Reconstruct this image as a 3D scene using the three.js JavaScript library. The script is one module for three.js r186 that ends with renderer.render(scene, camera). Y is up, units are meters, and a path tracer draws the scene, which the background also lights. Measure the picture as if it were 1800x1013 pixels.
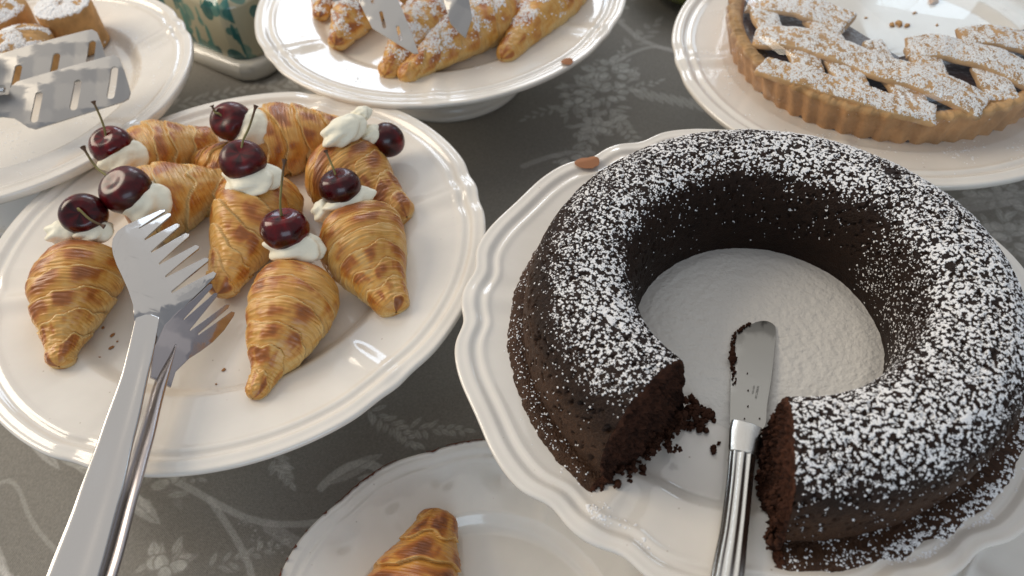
import * as THREE from 'three';
import { ImprovedNoise } from 'three/addons/math/ImprovedNoise.js';
import { mergeGeometries, mergeVertices, toCreasedNormals } from 'three/addons/utils/BufferGeometryUtils.js';
import { TessellateModifier } from 'three/addons/modifiers/TessellateModifier.js';
import { RectAreaLightUniformsLib } from 'three/addons/lights/RectAreaLightUniformsLib.js';

// ---------------------------------------------------------------- camera, light, exposure
const scene = new THREE.Scene();
const camera = new THREE.PerspectiveCamera(39.78, 16 / 9, 0.02, 20);
{
  const R = new THREE.Vector3(0.9953962, -0.06224684, 0.07288168), U = new THREE.Vector3(0.09584575, 0.64645812, -0.75690521), B = new THREE.Vector3(0, 0.76040597, 0.64944805);
  camera.quaternion.setFromRotationMatrix(new THREE.Matrix4().makeBasis(R, U, B));
  camera.position.set(0, 0.45, 0);
  camera.focus = 0.44; camera.userData.fStop = 8;
  camera.updateMatrixWorld();
}
RectAreaLightUniformsLib.init();
scene.background = new THREE.Color().setRGB(0.24, 0.25, 0.28);
function windowLight(name, x, y, z, tx, ty, tz, w, h, r, g, b, k) {
  const l = new THREE.RectAreaLight(new THREE.Color().setRGB(r, g, b), k, w, h);
  l.name = name; l.position.set(x, y, z); l.lookAt(tx, ty, tz); scene.add(l); return l;
}
// a tall warm sunlit opening ahead on the left, two panes of bluish daylight ahead, an open side behind the viewer
windowLight('window_light_warm', -1.75, 1.25, -1.0, -0.05, 0.05, -0.4, 0.95, 1.15, 1.0, 0.87, 0.70, 6.2);
windowLight('window_light_left_pane', -0.35, 1.15, -2.5, -0.05, 0.05, -0.4, 0.42, 0.8, 0.68, 0.82, 1.0, 4.2);
windowLight('window_light_right_pane', 0.25, 1.15, -2.5, 0.05, 0.05, -0.4, 0.42, 0.8, 0.86, 0.92, 1.0, 4.2);
windowLight('window_light_far_right_pane', 1.55, 1.15, -2.4, 0.1, 0.05, -0.4, 0.4, 0.8, 0.70, 0.86, 1.0, 2.0);
windowLight('doorway_light_behind', 0.35, 0.75, 1.9, 0.0, 0.05, -0.4, 1.5, 0.9, 0.64, 0.82, 1.0, 2.2);
windowLight('ceiling_bounce_light', -0.2, 2.2, -1.8, 0.0, 0.05, -0.4, 3.4, 3.4, 1.0, 0.93, 0.83, 0.38);

// ---------------------------------------------------------------- helpers
const noiseGen = new ImprovedNoise();
const N3 = (x, y, z) => noiseGen.noise(x + 31.7, y + 17.3, z + 57.1);
const fbm = (x, y, z, o = 4) => { let s = 0, a = 0.5, f = 1; for (let i = 0; i < o; i++) { s += a * N3(x * f, y * f, z * f); a *= 0.5; f *= 2.03; } return s; };
const rng = (seed) => () => { seed |= 0; seed = (seed + 0x6D2B79F5) | 0; let t = Math.imul(seed ^ (seed >>> 15), 1 | seed); t = (t + Math.imul(t ^ (t >>> 7), 61 | t)) ^ t; return ((t ^ (t >>> 14)) >>> 0) / 4294967296; };
const sm = (a, b, x) => { const t = Math.min(1, Math.max(0, (x - a) / (b - a))); return t * t * (3 - 2 * t); };
const lerp = (a, b, t) => a + (b - a) * t;
const gs = (x) => Math.exp(-x * x);
const D = Math.PI / 180;
const names = {};
function numbered(n) { names[n] = (names[n] ?? -1) + 1; return names[n] ? `${n}_${String(names[n]).padStart(3, '0')}` : n; }
function tag(o, label, category, group, kind) {
  if (label) o.userData.label = label; if (category) o.userData.category = category;
  if (group) o.userData.group = group; if (kind) o.userData.kind = kind; return o;
}
function thing(name, label, category, [x, y, z] = [0, 0, 0], turn = 0, group) {
  const o = new THREE.Group(); o.name = numbered(name); o.position.set(x, y, z); o.rotation.y = turn; scene.add(o);
  return tag(o, label, category, group);
}
function mesh(name, geo, mat, parent, label) {
  const m = new THREE.Mesh(geo, mat); m.name = parent ? name : numbered(name); m.castShadow = m.receiveShadow = true;
  (parent || scene).add(m); if (label) m.userData.label = label; return m;
}
// a grid surface f(u,v) -> [x,y,z,(r,g,b)]; wrap closes it in u
function grid(nu, nv, f, { wrap = false, colors = false, uv = (u, v) => [u, v] } = {}) {
  const pos = new Float32Array((nu + 1) * (nv + 1) * 3), uvs = new Float32Array((nu + 1) * (nv + 1) * 2), col = colors ? new Float32Array(pos.length) : null, idx = [];
  for (let j = 0, k = 0; j <= nv; j++) for (let i = 0; i <= nu; i++, k++) {
    const p = f(wrap && i === nu ? 0 : i / nu, j / nv); pos.set([p[0], p[1], p[2]], k * 3); uvs.set(uv(i / nu, j / nv, p), k * 2);
    if (col) col.set([p[3], p[4], p[5]], k * 3);
  }
  for (let j = 0; j < nv; j++) for (let i = 0; i < nu; i++) { const a = j * (nu + 1) + i, b = a + 1, c = a + nu + 1, d = c + 1; idx.push(a, c, b, b, c, d); }
  const g = new THREE.BufferGeometry();
  g.setAttribute('position', new THREE.BufferAttribute(pos, 3)); g.setAttribute('uv', new THREE.BufferAttribute(uvs, 2));
  if (col) g.setAttribute('color', new THREE.BufferAttribute(col, 3));
  g.setIndex(idx); g.computeVertexNormals();
  if (wrap) { const n = g.attributes.normal; for (let j = 0; j <= nv; j++) { const a = j * (nu + 1), b = a + nu; const v = new THREE.Vector3(n.getX(a) + n.getX(b), n.getY(a) + n.getY(b), n.getZ(a) + n.getZ(b)).normalize(); n.setXYZ(a, v.x, v.y, v.z); n.setXYZ(b, v.x, v.y, v.z); } }
  return g;
}
function canvasTex(w, h, draw, srgb = true) {
  const c = document.createElement('canvas'); c.width = w; c.height = h; draw(c.getContext('2d'), w, h);
  const t = new THREE.CanvasTexture(c); if (srgb) t.colorSpace = THREE.SRGBColorSpace; t.wrapS = t.wrapT = THREE.RepeatWrapping; return t;
}
function dataTex(w, h, f) {   // f(x, y) -> 0..1 grey
  const d = new Uint8Array(w * h * 4);
  for (let y = 0, k = 0; y < h; y++) for (let x = 0; x < w; x++, k += 4) { const v = Math.max(0, Math.min(255, 255 * f(x / w, y / h))); d[k] = d[k + 1] = d[k + 2] = v; d[k + 3] = 255; }
  const t = new THREE.DataTexture(d, w, h); t.magFilter = THREE.LinearFilter; t.wrapS = t.wrapT = THREE.RepeatWrapping; t.needsUpdate = true; return t;
}
const lin = (r, g, b) => new THREE.Color().setRGB(r, g, b);
const std = (o) => new THREE.MeshStandardMaterial({ side: THREE.DoubleSide, ...o });
const phys = (o) => new THREE.MeshPhysicalMaterial({ side: THREE.DoubleSide, ...o });
// lumpy blob used for grains, crumbs and dollops
function blob(detail, amp, freq, seed, sx = 1, sy = 1, sz = 1) {
  const g = mergeVertices(new THREE.IcosahedronGeometry(1, detail).deleteAttribute('normal').deleteAttribute('uv')), p = g.attributes.position;
  for (let i = 0; i < p.count; i++) { const x = p.getX(i), y = p.getY(i), z = p.getZ(i), k = 1 + amp * fbm(x * freq + seed, y * freq, z * freq, 3) * 2; p.setXYZ(i, x * k * sx, y * k * sy, z * k * sz); }
  g.computeVertexNormals(); return g;
}
const grainShapes = [blob(1, 0.5, 1.6, 1, 1, 0.55, 0.8), blob(1, 0.6, 1.9, 9, 1, 0.6, 1), blob(1, 0.6, 1.4, 23, 1, 0.5, 0.6)];
// area-weighted points on geometries
function sampler(geos, seed) {
  const tri = [], cum = []; let total = 0; const a = new THREE.Vector3(), b = new THREE.Vector3(), c = new THREE.Vector3();
  for (const g of geos) { const p = g.attributes.position, ix = g.index; const n = ix ? ix.count : p.count;
    for (let i = 0; i < n; i += 3) { const q = [0, 1, 2].map((k) => (ix ? ix.getX(i + k) : i + k)); a.fromBufferAttribute(p, q[0]); b.fromBufferAttribute(p, q[1]); c.fromBufferAttribute(p, q[2]); const ar = b.clone().sub(a).cross(c.clone().sub(a)); const l = ar.length(); if (l < 1e-12) continue; total += l; tri.push([a.clone(), b.clone(), c.clone(), ar.divideScalar(l)]); cum.push(total); } }
  const r = rng(seed);
  return () => { const x = r() * total; let lo = 0, hi = cum.length - 1; while (lo < hi) { const m = (lo + hi) >> 1; if (cum[m] < x) lo = m + 1; else hi = m; } const [A, B, C, n] = tri[lo]; let u = r(), v = r(); if (u + v > 1) { u = 1 - u; v = 1 - v; } return [A.clone().addScaledVector(B.clone().sub(A), u).addScaledVector(C.clone().sub(A), v), n]; };
}
const sugarMat = std({ color: lin(0.92, 0.91, 0.89), roughness: 0.95 });
// grains of sugar lying on surfaces: mask(point, normal) is the chance to keep one
function dust(name, geos, tries, mask, size, seed, parent, label, category, flip = 1, lift = 0.15, tall = 1) {
  const take = sampler(geos, seed), r = rng(seed + 7), lists = grainShapes.map(() => []), up = new THREE.Vector3(0, 1, 0);
  for (let i = 0; i < tries; i++) {
    const [p, n0] = take(); const n = n0.clone().multiplyScalar(flip); if (r() > mask(p, n)) continue;
    const s = lerp(size[0], size[1], Math.pow(r(), 2.2)), q = new THREE.Quaternion().setFromUnitVectors(up, n).multiply(new THREE.Quaternion().setFromAxisAngle(up, r() * 6.28));
    lists[(r() * lists.length) | 0].push(new THREE.Matrix4().compose(p.addScaledVector(n, s * lift), q, new THREE.Vector3(s * lerp(0.7, 1.3, r()), s * tall * lerp(0.7, 1.1, r()), s * lerp(0.7, 1.3, r()))));
  }
  const host = parent || thing(name, label, category); if (!parent) host.userData.kind = 'stuff';
  lists.forEach((l, k) => { if (!l.length) return; const im = new THREE.InstancedMesh(grainShapes[k], sugarMat, l.length); l.forEach((m, i) => im.setMatrixAt(i, m)); im.name = parent ? name : 'sugar_grains'; im.castShadow = im.receiveShadow = true; im.userData.kind = 'stuff'; host.add(im); });
  return host;
}

// ---------------------------------------------------------------- tablecloth
const CL = { x0: -0.85, x1: 0.85, z0: -1.15, z1: 0.0 };
const damask = canvasTex(2048, 1386, (g, w, h) => {
  const X = (x) => (x - CL.x0) / (CL.x1 - CL.x0) * w, Z = (z) => (z - CL.z0) / (CL.z1 - CL.z0) * h, S = w / (CL.x1 - CL.x0), r = rng(5);
  g.fillStyle = 'rgb(141,136,126)'; g.fillRect(0, 0, w, h);
  const light = (a) => `rgba(205,202,193,${Math.min(1, a * 1.12)})`;
  const leaf = (x, z, len, wid, ang, a) => { g.save(); g.translate(X(x), Z(z)); g.rotate(ang); g.beginPath(); g.moveTo(0, 0); g.quadraticCurveTo(len * S * 0.45, -wid * S, len * S, 0); g.quadraticCurveTo(len * S * 0.5, wid * S * 0.8, 0, 0); g.fillStyle = light(a); g.fill(); g.beginPath(); g.moveTo(len * S * 0.08, 0); g.lineTo(len * S * 0.9, 0); g.strokeStyle = 'rgba(141,136,126,.6)'; g.lineWidth = 1; g.stroke(); g.restore(); };
  const stroke = (pts, wid, a) => { g.beginPath(); g.moveTo(X(pts[0][0]), Z(pts[0][1])); for (let i = 1; i < pts.length - 1; i++) g.quadraticCurveTo(X(pts[i][0]), Z(pts[i][1]), X((pts[i][0] + pts[i + 1][0]) / 2), Z((pts[i][1] + pts[i + 1][1]) / 2)); const e = pts[pts.length - 1]; g.lineTo(X(e[0]), Z(e[1])); g.strokeStyle = light(a); g.lineWidth = wid * S; g.lineCap = 'round'; g.stroke(); };
  const sprig = (x, z, ang, len, n, a = 0.6, sz = 0.009) => { const ex = x + Math.cos(ang) * len, ez = z + Math.sin(ang) * len; for (let i = 0; i < n; i++) { const t = i / n, s = i % 2 ? 1 : -1; leaf(lerp(x, ex, t), lerp(z, ez, t), sz * lerp(1.2, 0.6, t) * lerp(0.8, 1.2, r()), sz * 0.42, ang + s * lerp(0.5, 1.1, r()), a * lerp(0.7, 1, r())); } leaf(ex, ez, sz, sz * 0.4, ang, a); };
  const bunch = (x, z, rad, n, a = 0.62) => { for (let i = 0; i < n; i++) { const t = r() * 6.28, d = rad * Math.sqrt(r()); leaf(x + Math.cos(t) * d, z + Math.sin(t) * d * 0.9, lerp(0.008, 0.016, r()), lerp(0.004, 0.007, r()), t + (r() - 0.5) * 2, a * lerp(0.45, 1, r())); } for (let i = 0; i < n / 3; i++) { const t = r() * 6.28, d = rad * 0.75 * Math.sqrt(r()); g.beginPath(); g.ellipse(X(x + Math.cos(t) * d), Z(z + Math.sin(t) * d), 0.006 * S, 0.0045 * S, t, 0, 6.3); g.fillStyle = light(a * 0.8); g.fill(); g.strokeStyle = 'rgba(141,136,126,.8)'; g.lineWidth = 1.4; g.stroke(); } };
  const rope = (x0, z0, x1, z1, a) => { const n = 10, an = Math.atan2(z1 - z0, x1 - x0); for (let i = 0; i < n; i++) leaf(lerp(x0, x1, i / n), lerp(z0, z1, i / n) - 0.009, 0.024, 0.008, an + 0.75, a); };
  // the bouquet between the middle stand and the tart, with its sprays and rope
  bunch(0.098, -0.615, 0.034, 60); bunch(0.115, -0.645, 0.022, 30); bunch(0.072, -0.60, 0.016, 20); bunch(0.088, -0.565, 0.018, 26, 0.7);
  sprig(0.09, -0.58, 1.9, 0.055, 16, 0.65, 0.012); sprig(0.105, -0.585, 1.3, 0.05, 14, 0.6, 0.012); sprig(0.06, -0.60, 2.7, 0.035, 8); sprig(0.12, -0.65, -1.2, 0.03, 8); sprig(0.125, -0.61, -0.3, 0.03, 8);
  rope(0.128, -0.606, 0.21, -0.565, 0.42);
  stroke([[0.10, -0.78], [0.135, -0.735], [0.15, -0.69], [0.19, -0.655], [0.24, -0.645]], 0.006, 0.4); stroke([[0.13, -0.665], [0.155, -0.682], [0.18, -0.668], [0.205, -0.64]], 0.005, 0.42); sprig(0.14, -0.68, -0.9, 0.05, 8, 0.4, 0.016);
  stroke([[0.20, -0.58], [0.24, -0.62], [0.27, -0.70]], 0.01, 0.3);
  // leaf garland behind the cherry platter
  sprig(-0.31, -0.655, -0.25, 0.09, 18, 0.5, 0.013); sprig(-0.22, -0.67, -0.1, 0.08, 16, 0.5, 0.013); bunch(-0.19, -0.66, 0.03, 26, 0.5); bunch(-0.12, -0.62, 0.035, 30, 0.5);
  // sprays between the two big plates and in front of them
  sprig(-0.105, -0.292, 0.75, 0.045, 16, 0.62, 0.010); sprig(-0.085, -0.278, 1.0, 0.02, 8, 0.6, 0.008); sprig(-0.075, -0.272, 0.15, 0.035, 12, 0.62, 0.009);
  sprig(-0.163, -0.262, 1.0, 0.022, 12, 0.62, 0.009); leaf(-0.163, -0.255, 0.014, 0.006, 0.4, 0.6);
  stroke([[-0.13, -0.237], [-0.118, -0.250], [-0.100, -0.250], [-0.088, -0.240]], 0.006, 0.6); leaf(-0.128, -0.238, 0.04, 0.012, -0.45, 0.4); leaf(-0.108, -0.240, 0.02, 0.008, 0.2, 0.6);
  stroke([[-0.26, -0.268], [-0.225, -0.252], [-0.195, -0.232], [-0.165, -0.216], [-0.13, -0.212], [-0.10, -0.218]], 0.0045, 0.5); stroke([[-0.20, -0.236], [-0.178, -0.208], [-0.165, -0.185], [-0.16, -0.15]], 0.004, 0.45); stroke([[-0.16, -0.214], [-0.14, -0.198], [-0.12, -0.197]], 0.008, 0.35);
  sprig(-0.19, -0.19, -0.3, 0.04, 12, 0.6, 0.008); sprig(-0.24, -0.26, 0.3, 0.03, 10, 0.5, 0.008); bunch(-0.215, -0.19, 0.012, 12, 0.6); bunch(-0.24, -0.245, 0.02, 16, 0.3);
  for (let i = 0; i < 46; i++) { const z = -0.016 - r() * 0.0; g.fillStyle = light(0.5); const t = r(); g.fillRect(X(-0.18 + t * 0.05), Z(-0.218 + t * 0.03 + (r() - 0.5) * 0.012), 1.5, 1.5); }
  // plume leaves at the near left edge
  for (let i = 0; i < 7; i++) leaf(-0.325 + i * 0.012, -0.285 + i * 0.007, 0.055 - i * 0.003, 0.011, 0.10 + i * 0.10, 0.5 - i * 0.01);
  for (let i = 0; i < 5; i++) leaf(-0.36 + i * 0.006, -0.315 + i * 0.004, 0.05, 0.009, 0.2 + i * 0.14, 0.5);
  stroke([[-0.37, -0.25], [-0.345, -0.268], [-0.33, -0.262], [-0.315, -0.235], [-0.285, -0.208], [-0.262, -0.185]], 0.003, 0.3);
  for (let i = 0; i < 24; i++) { const t = r(); stroke([[-0.36 + t * 0.06, -0.25 + t * 0.06 + r() * 0.012], [-0.345 + t * 0.06, -0.225 + t * 0.05], [-0.34 + t * 0.07, -0.19 + t * 0.03]], lerp(0.0008, 0.003, r()), 0.42); }
  // behind the ring cake on the right, below the plates
  for (const [x, z, R] of [[0.385, -0.43, 0.03], [0.37, -0.385, 0.03], [0.42, -0.40, 0.04], [0.35, -0.345, 0.03]]) bunch(x, z, R, 34, 0.5);
  leaf(0.33, -0.42, 0.09, 0.02, -0.1, 0.35); leaf(0.30, -0.40, 0.11, 0.018, 0.1, 0.3); stroke([[0.02, -0.52], [0.05, -0.535], [0.08, -0.528]], 0.006, 0.4); bunch(0.062, -0.525, 0.012, 12, 0.5);
  sprig(-0.022, -0.44, 1.5, 0.06, 14, 0.55, 0.009); sprig(-0.012, -0.40, 1.9, 0.04, 12, 0.5, 0.009);
  // the rest of the woven repeat
  for (let i = 0; i < 26; i++) { const x = lerp(-0.8, 0.8, r()), z = lerp(-1.12, -0.72, r()); if (i % 2) bunch(x, z, 0.035, 34, 0.5); else { stroke([[x, z], [x + 0.06, z + 0.03], [x + 0.10, z - 0.02], [x + 0.14, z]], 0.006, 0.4); sprig(x, z, r() * 6, 0.07, 14, 0.5, 0.012); } }
  for (let i = 0; i < 9; i++) { const x = i < 5 ? lerp(0.46, 0.8, r()) : lerp(-0.8, -0.45, r()); bunch(x, lerp(-0.6, -0.05, r()), 0.035, 34, 0.5); }
  // mottled, slightly worn weave
  const im = g.getImageData(0, 0, w, h), d = im.data;
  for (let y = 0, k = 0; y < h; y++) for (let x = 0; x < w; x++, k += 4) { const m = 1 + 0.09 * fbm(x * 0.006, y * 0.006, 3, 3) + 0.07 * N3(x * 0.5, y * 0.5, 7) + (r() - 0.5) * 0.10; d[k] *= m; d[k + 1] *= m; d[k + 2] *= m; }
  g.putImageData(im, 0, 0);
});
const weave = dataTex(256, 256, (x, y) => 0.5 + 0.22 * Math.sin(x * 6.2832 * 32) * Math.sin(y * 6.2832 * 32) + 0.25 * N3(x * 40, y * 40, 2) + 0.2 * N3(x * 9, y * 9, 4));
weave.repeat.set(44, 30);
const clothY = (x, z) => {
  let y = 0.0022 * fbm(x * 5, z * 5, 1, 3) + 0.0012 * Math.sin(x * 34 + 3 * Math.sin(z * 9)) + 0.0018 * gs((x * 0.5 + z + 0.30 + 0.02 * Math.sin(x * 14)) / 0.012) * sm(0.1, -0.05, x);
  const d = (-0.262 - x) * 0.75 + (z + 0.262) * 0.66;      // near left the cloth slopes off over the table's rounded corner
  y += 0.007 * gs((d - 0.012) / 0.022) * sm(-0.42, -0.30, z); if (d > 0.02) y -= 0.35 * Math.pow(d - 0.02, 1.35);
  return y;
};
{
  const g = grid(240, 200, (u, v) => { const x = lerp(-1.3, 1.3, u), z = lerp(-1.9, 0.35, v); return [x, clothY(x, z), z]; }, { uv: (u, v, p) => [(p[0] - CL.x0) / (CL.x1 - CL.x0), 1 - (p[2] - CL.z0) / (CL.z1 - CL.z0)] });
  damask.wrapS = damask.wrapT = THREE.MirroredRepeatWrapping;
  const m = mesh('tablecloth', g, std({ map: damask, bumpMap: weave, bumpScale: 0.0004, roughness: 0.88 }));
  tag(m, 'grey damask tablecloth with woven pale leaves and scrolls under all the plates', 'tablecloth', null, 'structure');
}

// ---------------------------------------------------------------- glazed plates and cake stands
const glazeTex = canvasTex(512, 512, (g, w, h) => {
  g.fillStyle = 'rgb(231,225,215)'; g.fillRect(0, 0, w, h);
  const im = g.getImageData(0, 0, w, h), d = im.data;
  for (let y = 0, k = 0; y < h; y++) for (let x = 0; x < w; x++, k += 4) { const m = 1 + 0.035 * fbm(x * 0.02, y * 0.02, 9, 4); d[k] *= m; d[k + 1] *= m * 0.998; d[k + 2] *= m * 0.99; }
  g.putImageData(im, 0, 0);
  const r = rng(3); for (let i = 0; i < 26; i++) { g.beginPath(); g.arc(r() * w, r() * h, lerp(0.4, 1.1, r()), 0, 7); g.fillStyle = `rgba(110,85,60,${lerp(0.15, 0.5, r())})`; g.fill(); }
});
const smear = dataTex(256, 256, (x, y) => 0.55 + 0.7 * fbm(x * 5, y * 9, 4, 4) + 0.35 * sm(0.2, 0.5, N3(x * 7, y * 3, 8)));
const glaze = phys({ map: glazeTex, roughness: 0.2, roughnessMap: smear, ior: 1.5, clearcoat: 0.35, clearcoatRoughness: 0.05 });
const clay = std({ color: lin(0.36, 0.16, 0.075), roughness: 0.9 });
const wrapDeg = (a, per) => { a = ((a % per) + per) % per; return a > per / 2 ? a - per : a; };
function outline(o) {   // r factor at angle (degrees, counter-clockwise seen from above, 0 = right)
  return (deg) => {
    if (o.scallop) return 1 + o.A * Math.abs(Math.cos(deg * D * o.scallop / 2 + o.ph)) - o.A * 0.6;
    const d = wrapDeg(deg - o.phase, 60);
    return 1 - o.A * (gs((d - o.w) / o.s) + gs((d + o.w) / o.s)) - (o.C || 0) * gs(d / (o.w * 0.8)) - (o.M || 0) * (gs((d - 27) / 6) + gs((d + 27) / 6) + gs((d - 33) / 6) + gs((d + 33) / 6)) * 0.7;
  };
}
function plateSurface(o) {   // closed surface: well, rim, lip, underside
  const f = outline(o), R = o.R, H = o.rim - o.well, W = o.wellR || 0.63, lip = o.lip || 0.005;
  const top = (rho, deg) => {
    let y = o.well + 0.42 * H * sm(W, W + 0.07, rho) + 0.58 * H * Math.pow(Math.max(0, (rho - W) / (1 - W)), 1.5);
    const d = wrapDeg(deg - (o.phase || 0), 60), rg = o.ridge ?? 1;
    y += rg * 0.0011 * (gs((rho - 0.955) / 0.014) + 0.8 * gs((rho - 0.905) / 0.012) - 0.8 * gs((rho - 0.93) / 0.012));
    y += rg * 0.0016 * gs(d / 2.4) * sm(W + 0.02, W + 0.16, rho) * (1 - sm(0.93, 1, rho));
    y -= rg * 0.0007 * (gs((d - 5) / 2.5) + gs((d + 5) / 2.5)) * sm(W + 0.05, W + 0.2, rho);
    if (o.dimples) { const dd = wrapDeg(deg, 360 / o.dimples) / (360 / o.dimples); y -= 0.0022 * gs(dd / 0.2) * gs((rho - 0.84) / 0.055); }
    return y + 0.00022 * N3(rho * 7, Math.cos(deg * D) * 2.5, Math.sin(deg * D) * 2.5 + R * 40);
  };
  const prof = [];
  for (const r of [0, 0.12, 0.3, 0.45, 0.55, 0.59]) prof.push([r, 0]);
  for (let r = 0.61; r < 0.985; r += 0.0085) prof.push([r, 0]);
  for (const a of [0.0, 0.25, 0.5, 0.75, 1]) prof.push([0.985 + 0.015 * Math.sin(a * Math.PI / 2), -lip * 0.35 * (1 - Math.cos(a * Math.PI / 2))]);
  for (const a of [0.25, 0.5, 0.75, 1]) prof.push([1 - 0.02 * (1 - Math.cos(a * Math.PI / 2)), -lip * (0.35 + 0.65 * Math.sin(a * Math.PI / 2))]);
  for (const r of [0.95, 0.9, 0.8, 0.7, 0.6, 0.5, 0.3, 0]) prof.push([r, -lip - 0.001]);
  const n = prof.length - 1;
  return grid(360, n, (u, v) => {
    const [rho, dy] = prof[Math.round(v * n)], deg = u * 360, s = 1 + (f(deg) - 1) * sm(0.5, 0.96, rho), rr = R * rho * s;
    return [rr * Math.cos(deg * D), top(rho, deg) + dy, -rr * Math.sin(deg * D)];
  }, { wrap: true, uv: (u, v, p) => [p[0] * 5, p[2] * 5] });
}
function footGeo(top, r0, r1) {
  const pts = [[r0 * 0.9, top], [r0, top - 0.004], [r0 * 1.0, top * 0.55], [lerp(r0, r1, 0.55), 0.012], [r1, 0.006], [r1 + 0.0006, 0.002], [r1 - 0.002, 0.0005], [r1 - 0.006, 0.001], [r0 - 0.006, top * 0.5], [r0 - 0.006, top - 0.002]].map((p) => new THREE.Vector2(...p));
  return new THREE.LatheGeometry(new THREE.SplineCurve(pts).getPoints(50), 96);
}
function stand(o, label, category, group) {
  const t = thing(o.foot ? 'cake_stand' : 'serving_plate', label, category, [o.x, o.y || 0, o.z], 0, group);
  mesh('plate', plateSurface(o), glaze, t); if (o.foot) mesh('foot', footGeo(o.well - 0.004, o.foot[0], o.foot[1]), glaze, t);
  return t;
}
function chip(t, o, deg, len, wid) {   // bare clay where the glaze is knocked off the lip
  const f = outline(o);
  mesh('glaze_chip', grid(24, 10, (u, v) => { const a = deg + (u - 0.5) * len / o.R / D, k = Math.sqrt(Math.max(0, 1 - (2 * u - 1) ** 2)) * (1 + 0.25 * N3(u * 4, v * 3, deg)), rho = 0.998 - wid / o.R * (0.5 - (v - 0.5) * k), rr = o.R * f(a) * rho; return [rr * Math.cos(a * D), o.rim + 0.0011 - Math.abs(rho - 0.972) * 0.03, -rr * Math.sin(a * D)]; }), clay, t, 'bare brown clay where the white glaze is chipped');
}
const P_CAKE = { x: 0.1241, z: -0.2605, R: 0.1585, rim: 0.107, well: 0.0935, phase: 108, w: 7.3, s: 4.2, A: 0.03, C: 0.012, M: 0.014, foot: [0.06, 0.075], lip: 0.0055, ridge: 0.7, wellR: 0.66 };
const P_CRO = { x: -0.1784, z: -0.373, R: 0.1655, rim: 0.085, well: 0.071, phase: 12, w: 4.5, s: 3.5, A: 0.011, foot: [0.06, 0.075], lip: 0.006, wellR: 0.62 };
const P_TOP = { x: -0.0382, z: -0.6589, R: 0.1635, rim: 0.089, well: 0.077, phase: 27, w: 4.5, s: 3.5, A: 0.009, foot: [0.062, 0.0714], lip: 0.0055, ridge: 0.8 };
const P_LFT = { x: -0.3894, z: -0.5721, R: 0.1475, rim: 0.095, well: 0.079, phase: 28, w: 4.5, s: 3.5, A: 0.014, foot: [0.07, 0.085], lip: 0.008 };
const P_RGT = { x: 0.3026, z: -0.5192, R: 0.1605, rim: 0.088, well: 0.079, phase: 58, w: 4.5, s: 3.5, A: 0.009, foot: [0.062, 0.075], lip: 0.0065, ridge: 0.9 };
const P_BOT = { x: -0.0348, z: -0.1276, R: 0.117, rim: 0.025, well: 0.008, scallop: 12, ph: 0.4, A: 0.02, dimples: 18, lip: 0.004, ridge: 0.4, wellR: 0.58 };
const P_COR = { x: 0.335, z: -0.045, R: 0.165, rim: 0.03, well: 0.012, phase: 20, w: 4.5, s: 3.5, A: 0.01, lip: 0.006, ridge: 2.0 };
const standCake = stand(P_CAKE, 'white wavy rimmed cake stand under the chocolate ring cake, brown chip on its far rim', 'cake stand');
const standCro = stand(P_CRO, 'white lobed platter holding the croissants topped with cherries', 'cake stand');
const standTop = stand(P_TOP, 'white footed cake stand holding the sugared croissants, brown chip on its rim', 'cake stand');
stand(P_LFT, 'white lobed stand at the upper left under the small sugared cakes', 'cake stand');
stand(P_RGT, 'white stand with ribbed rim under the covered lattice tart', 'cake stand');
const plateBot = stand(P_BOT, 'white scalloped plate with brown worn edge holding the single plain croissant', 'plate');
stand(P_COR, 'cream ribbed plate edge peeking out below the ring cake stand at bottom right', 'plate');
chip(standCake, P_CAKE, 117, 0.017, 0.011); chip(standTop, P_TOP, -52, 0.010, 0.009);
{ // worn edge of the scalloped plate: a thin broken line of bare clay along the lip
  const f = outline(P_BOT), gs_ = [];
  for (const [a0, a1] of [[70, 84], [86, 97], [99, 103], [112, 133], [136, 137.5], [143, 144], [148, 149.5], [152, 153], [155, 158], [40, 66], [165, 175]])
    gs_.push(grid(40, 6, (u, v) => { const a = lerp(a0, a1, u), rr = P_BOT.R * f(a) * (1.0022 - 0.024 * v * (0.6 + 0.6 * N3(a * 0.7, 3, 1)) * Math.sqrt(Math.sin(Math.PI * lerp(0.03, 0.97, u)))); return [rr * Math.cos(a * D), P_BOT.rim + 0.0009 - 0.0018 * (1 - v) ** 3, -rr * Math.sin(a * D)]; }));
  mesh('worn_edge', mergeGeometries(gs_), std({ color: lin(0.15, 0.05, 0.026), roughness: 0.85 }), plateBot, 'brown clay showing along the worn lip');
}

// ---------------------------------------------------------------- croissants
const flakeTex = canvasTex(512, 1024, (g, w, h) => {
  g.fillStyle = 'rgb(238,238,238)'; g.fillRect(0, 0, w, h); const r = rng(12);
  for (let i = 0; i < 900; i++) { const y = r() * h, x0 = r() * w, len = lerp(30, 260, r()), k = r() < 0.55; g.beginPath(); g.moveTo(x0, y); for (let s = 1; s <= 8; s++) g.lineTo(x0 + len * s / 8, y + 9 * N3(x0 * 0.01 + s * 0.4, y * 0.02, i) + 2 * N3(s, y, 2)); g.strokeStyle = k ? `rgba(165,115,70,${lerp(0.05, 0.2, r())})` : `rgba(255,255,250,${lerp(0.3, 0.8, r())})`; g.lineWidth = lerp(0.8, 3.2, r() * r()); g.stroke(); }
});
const flakeBump = dataTex(256, 512, (x, y) => 0.5 + 0.5 * N3(Math.sin(x * 6.2832) * 1.6, Math.cos(x * 6.2832) * 1.6 + 0.3 * N3(x * 6, y * 9, 1), y * 58) + 0.25 * N3(x * 18, y * 30, 3));
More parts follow.
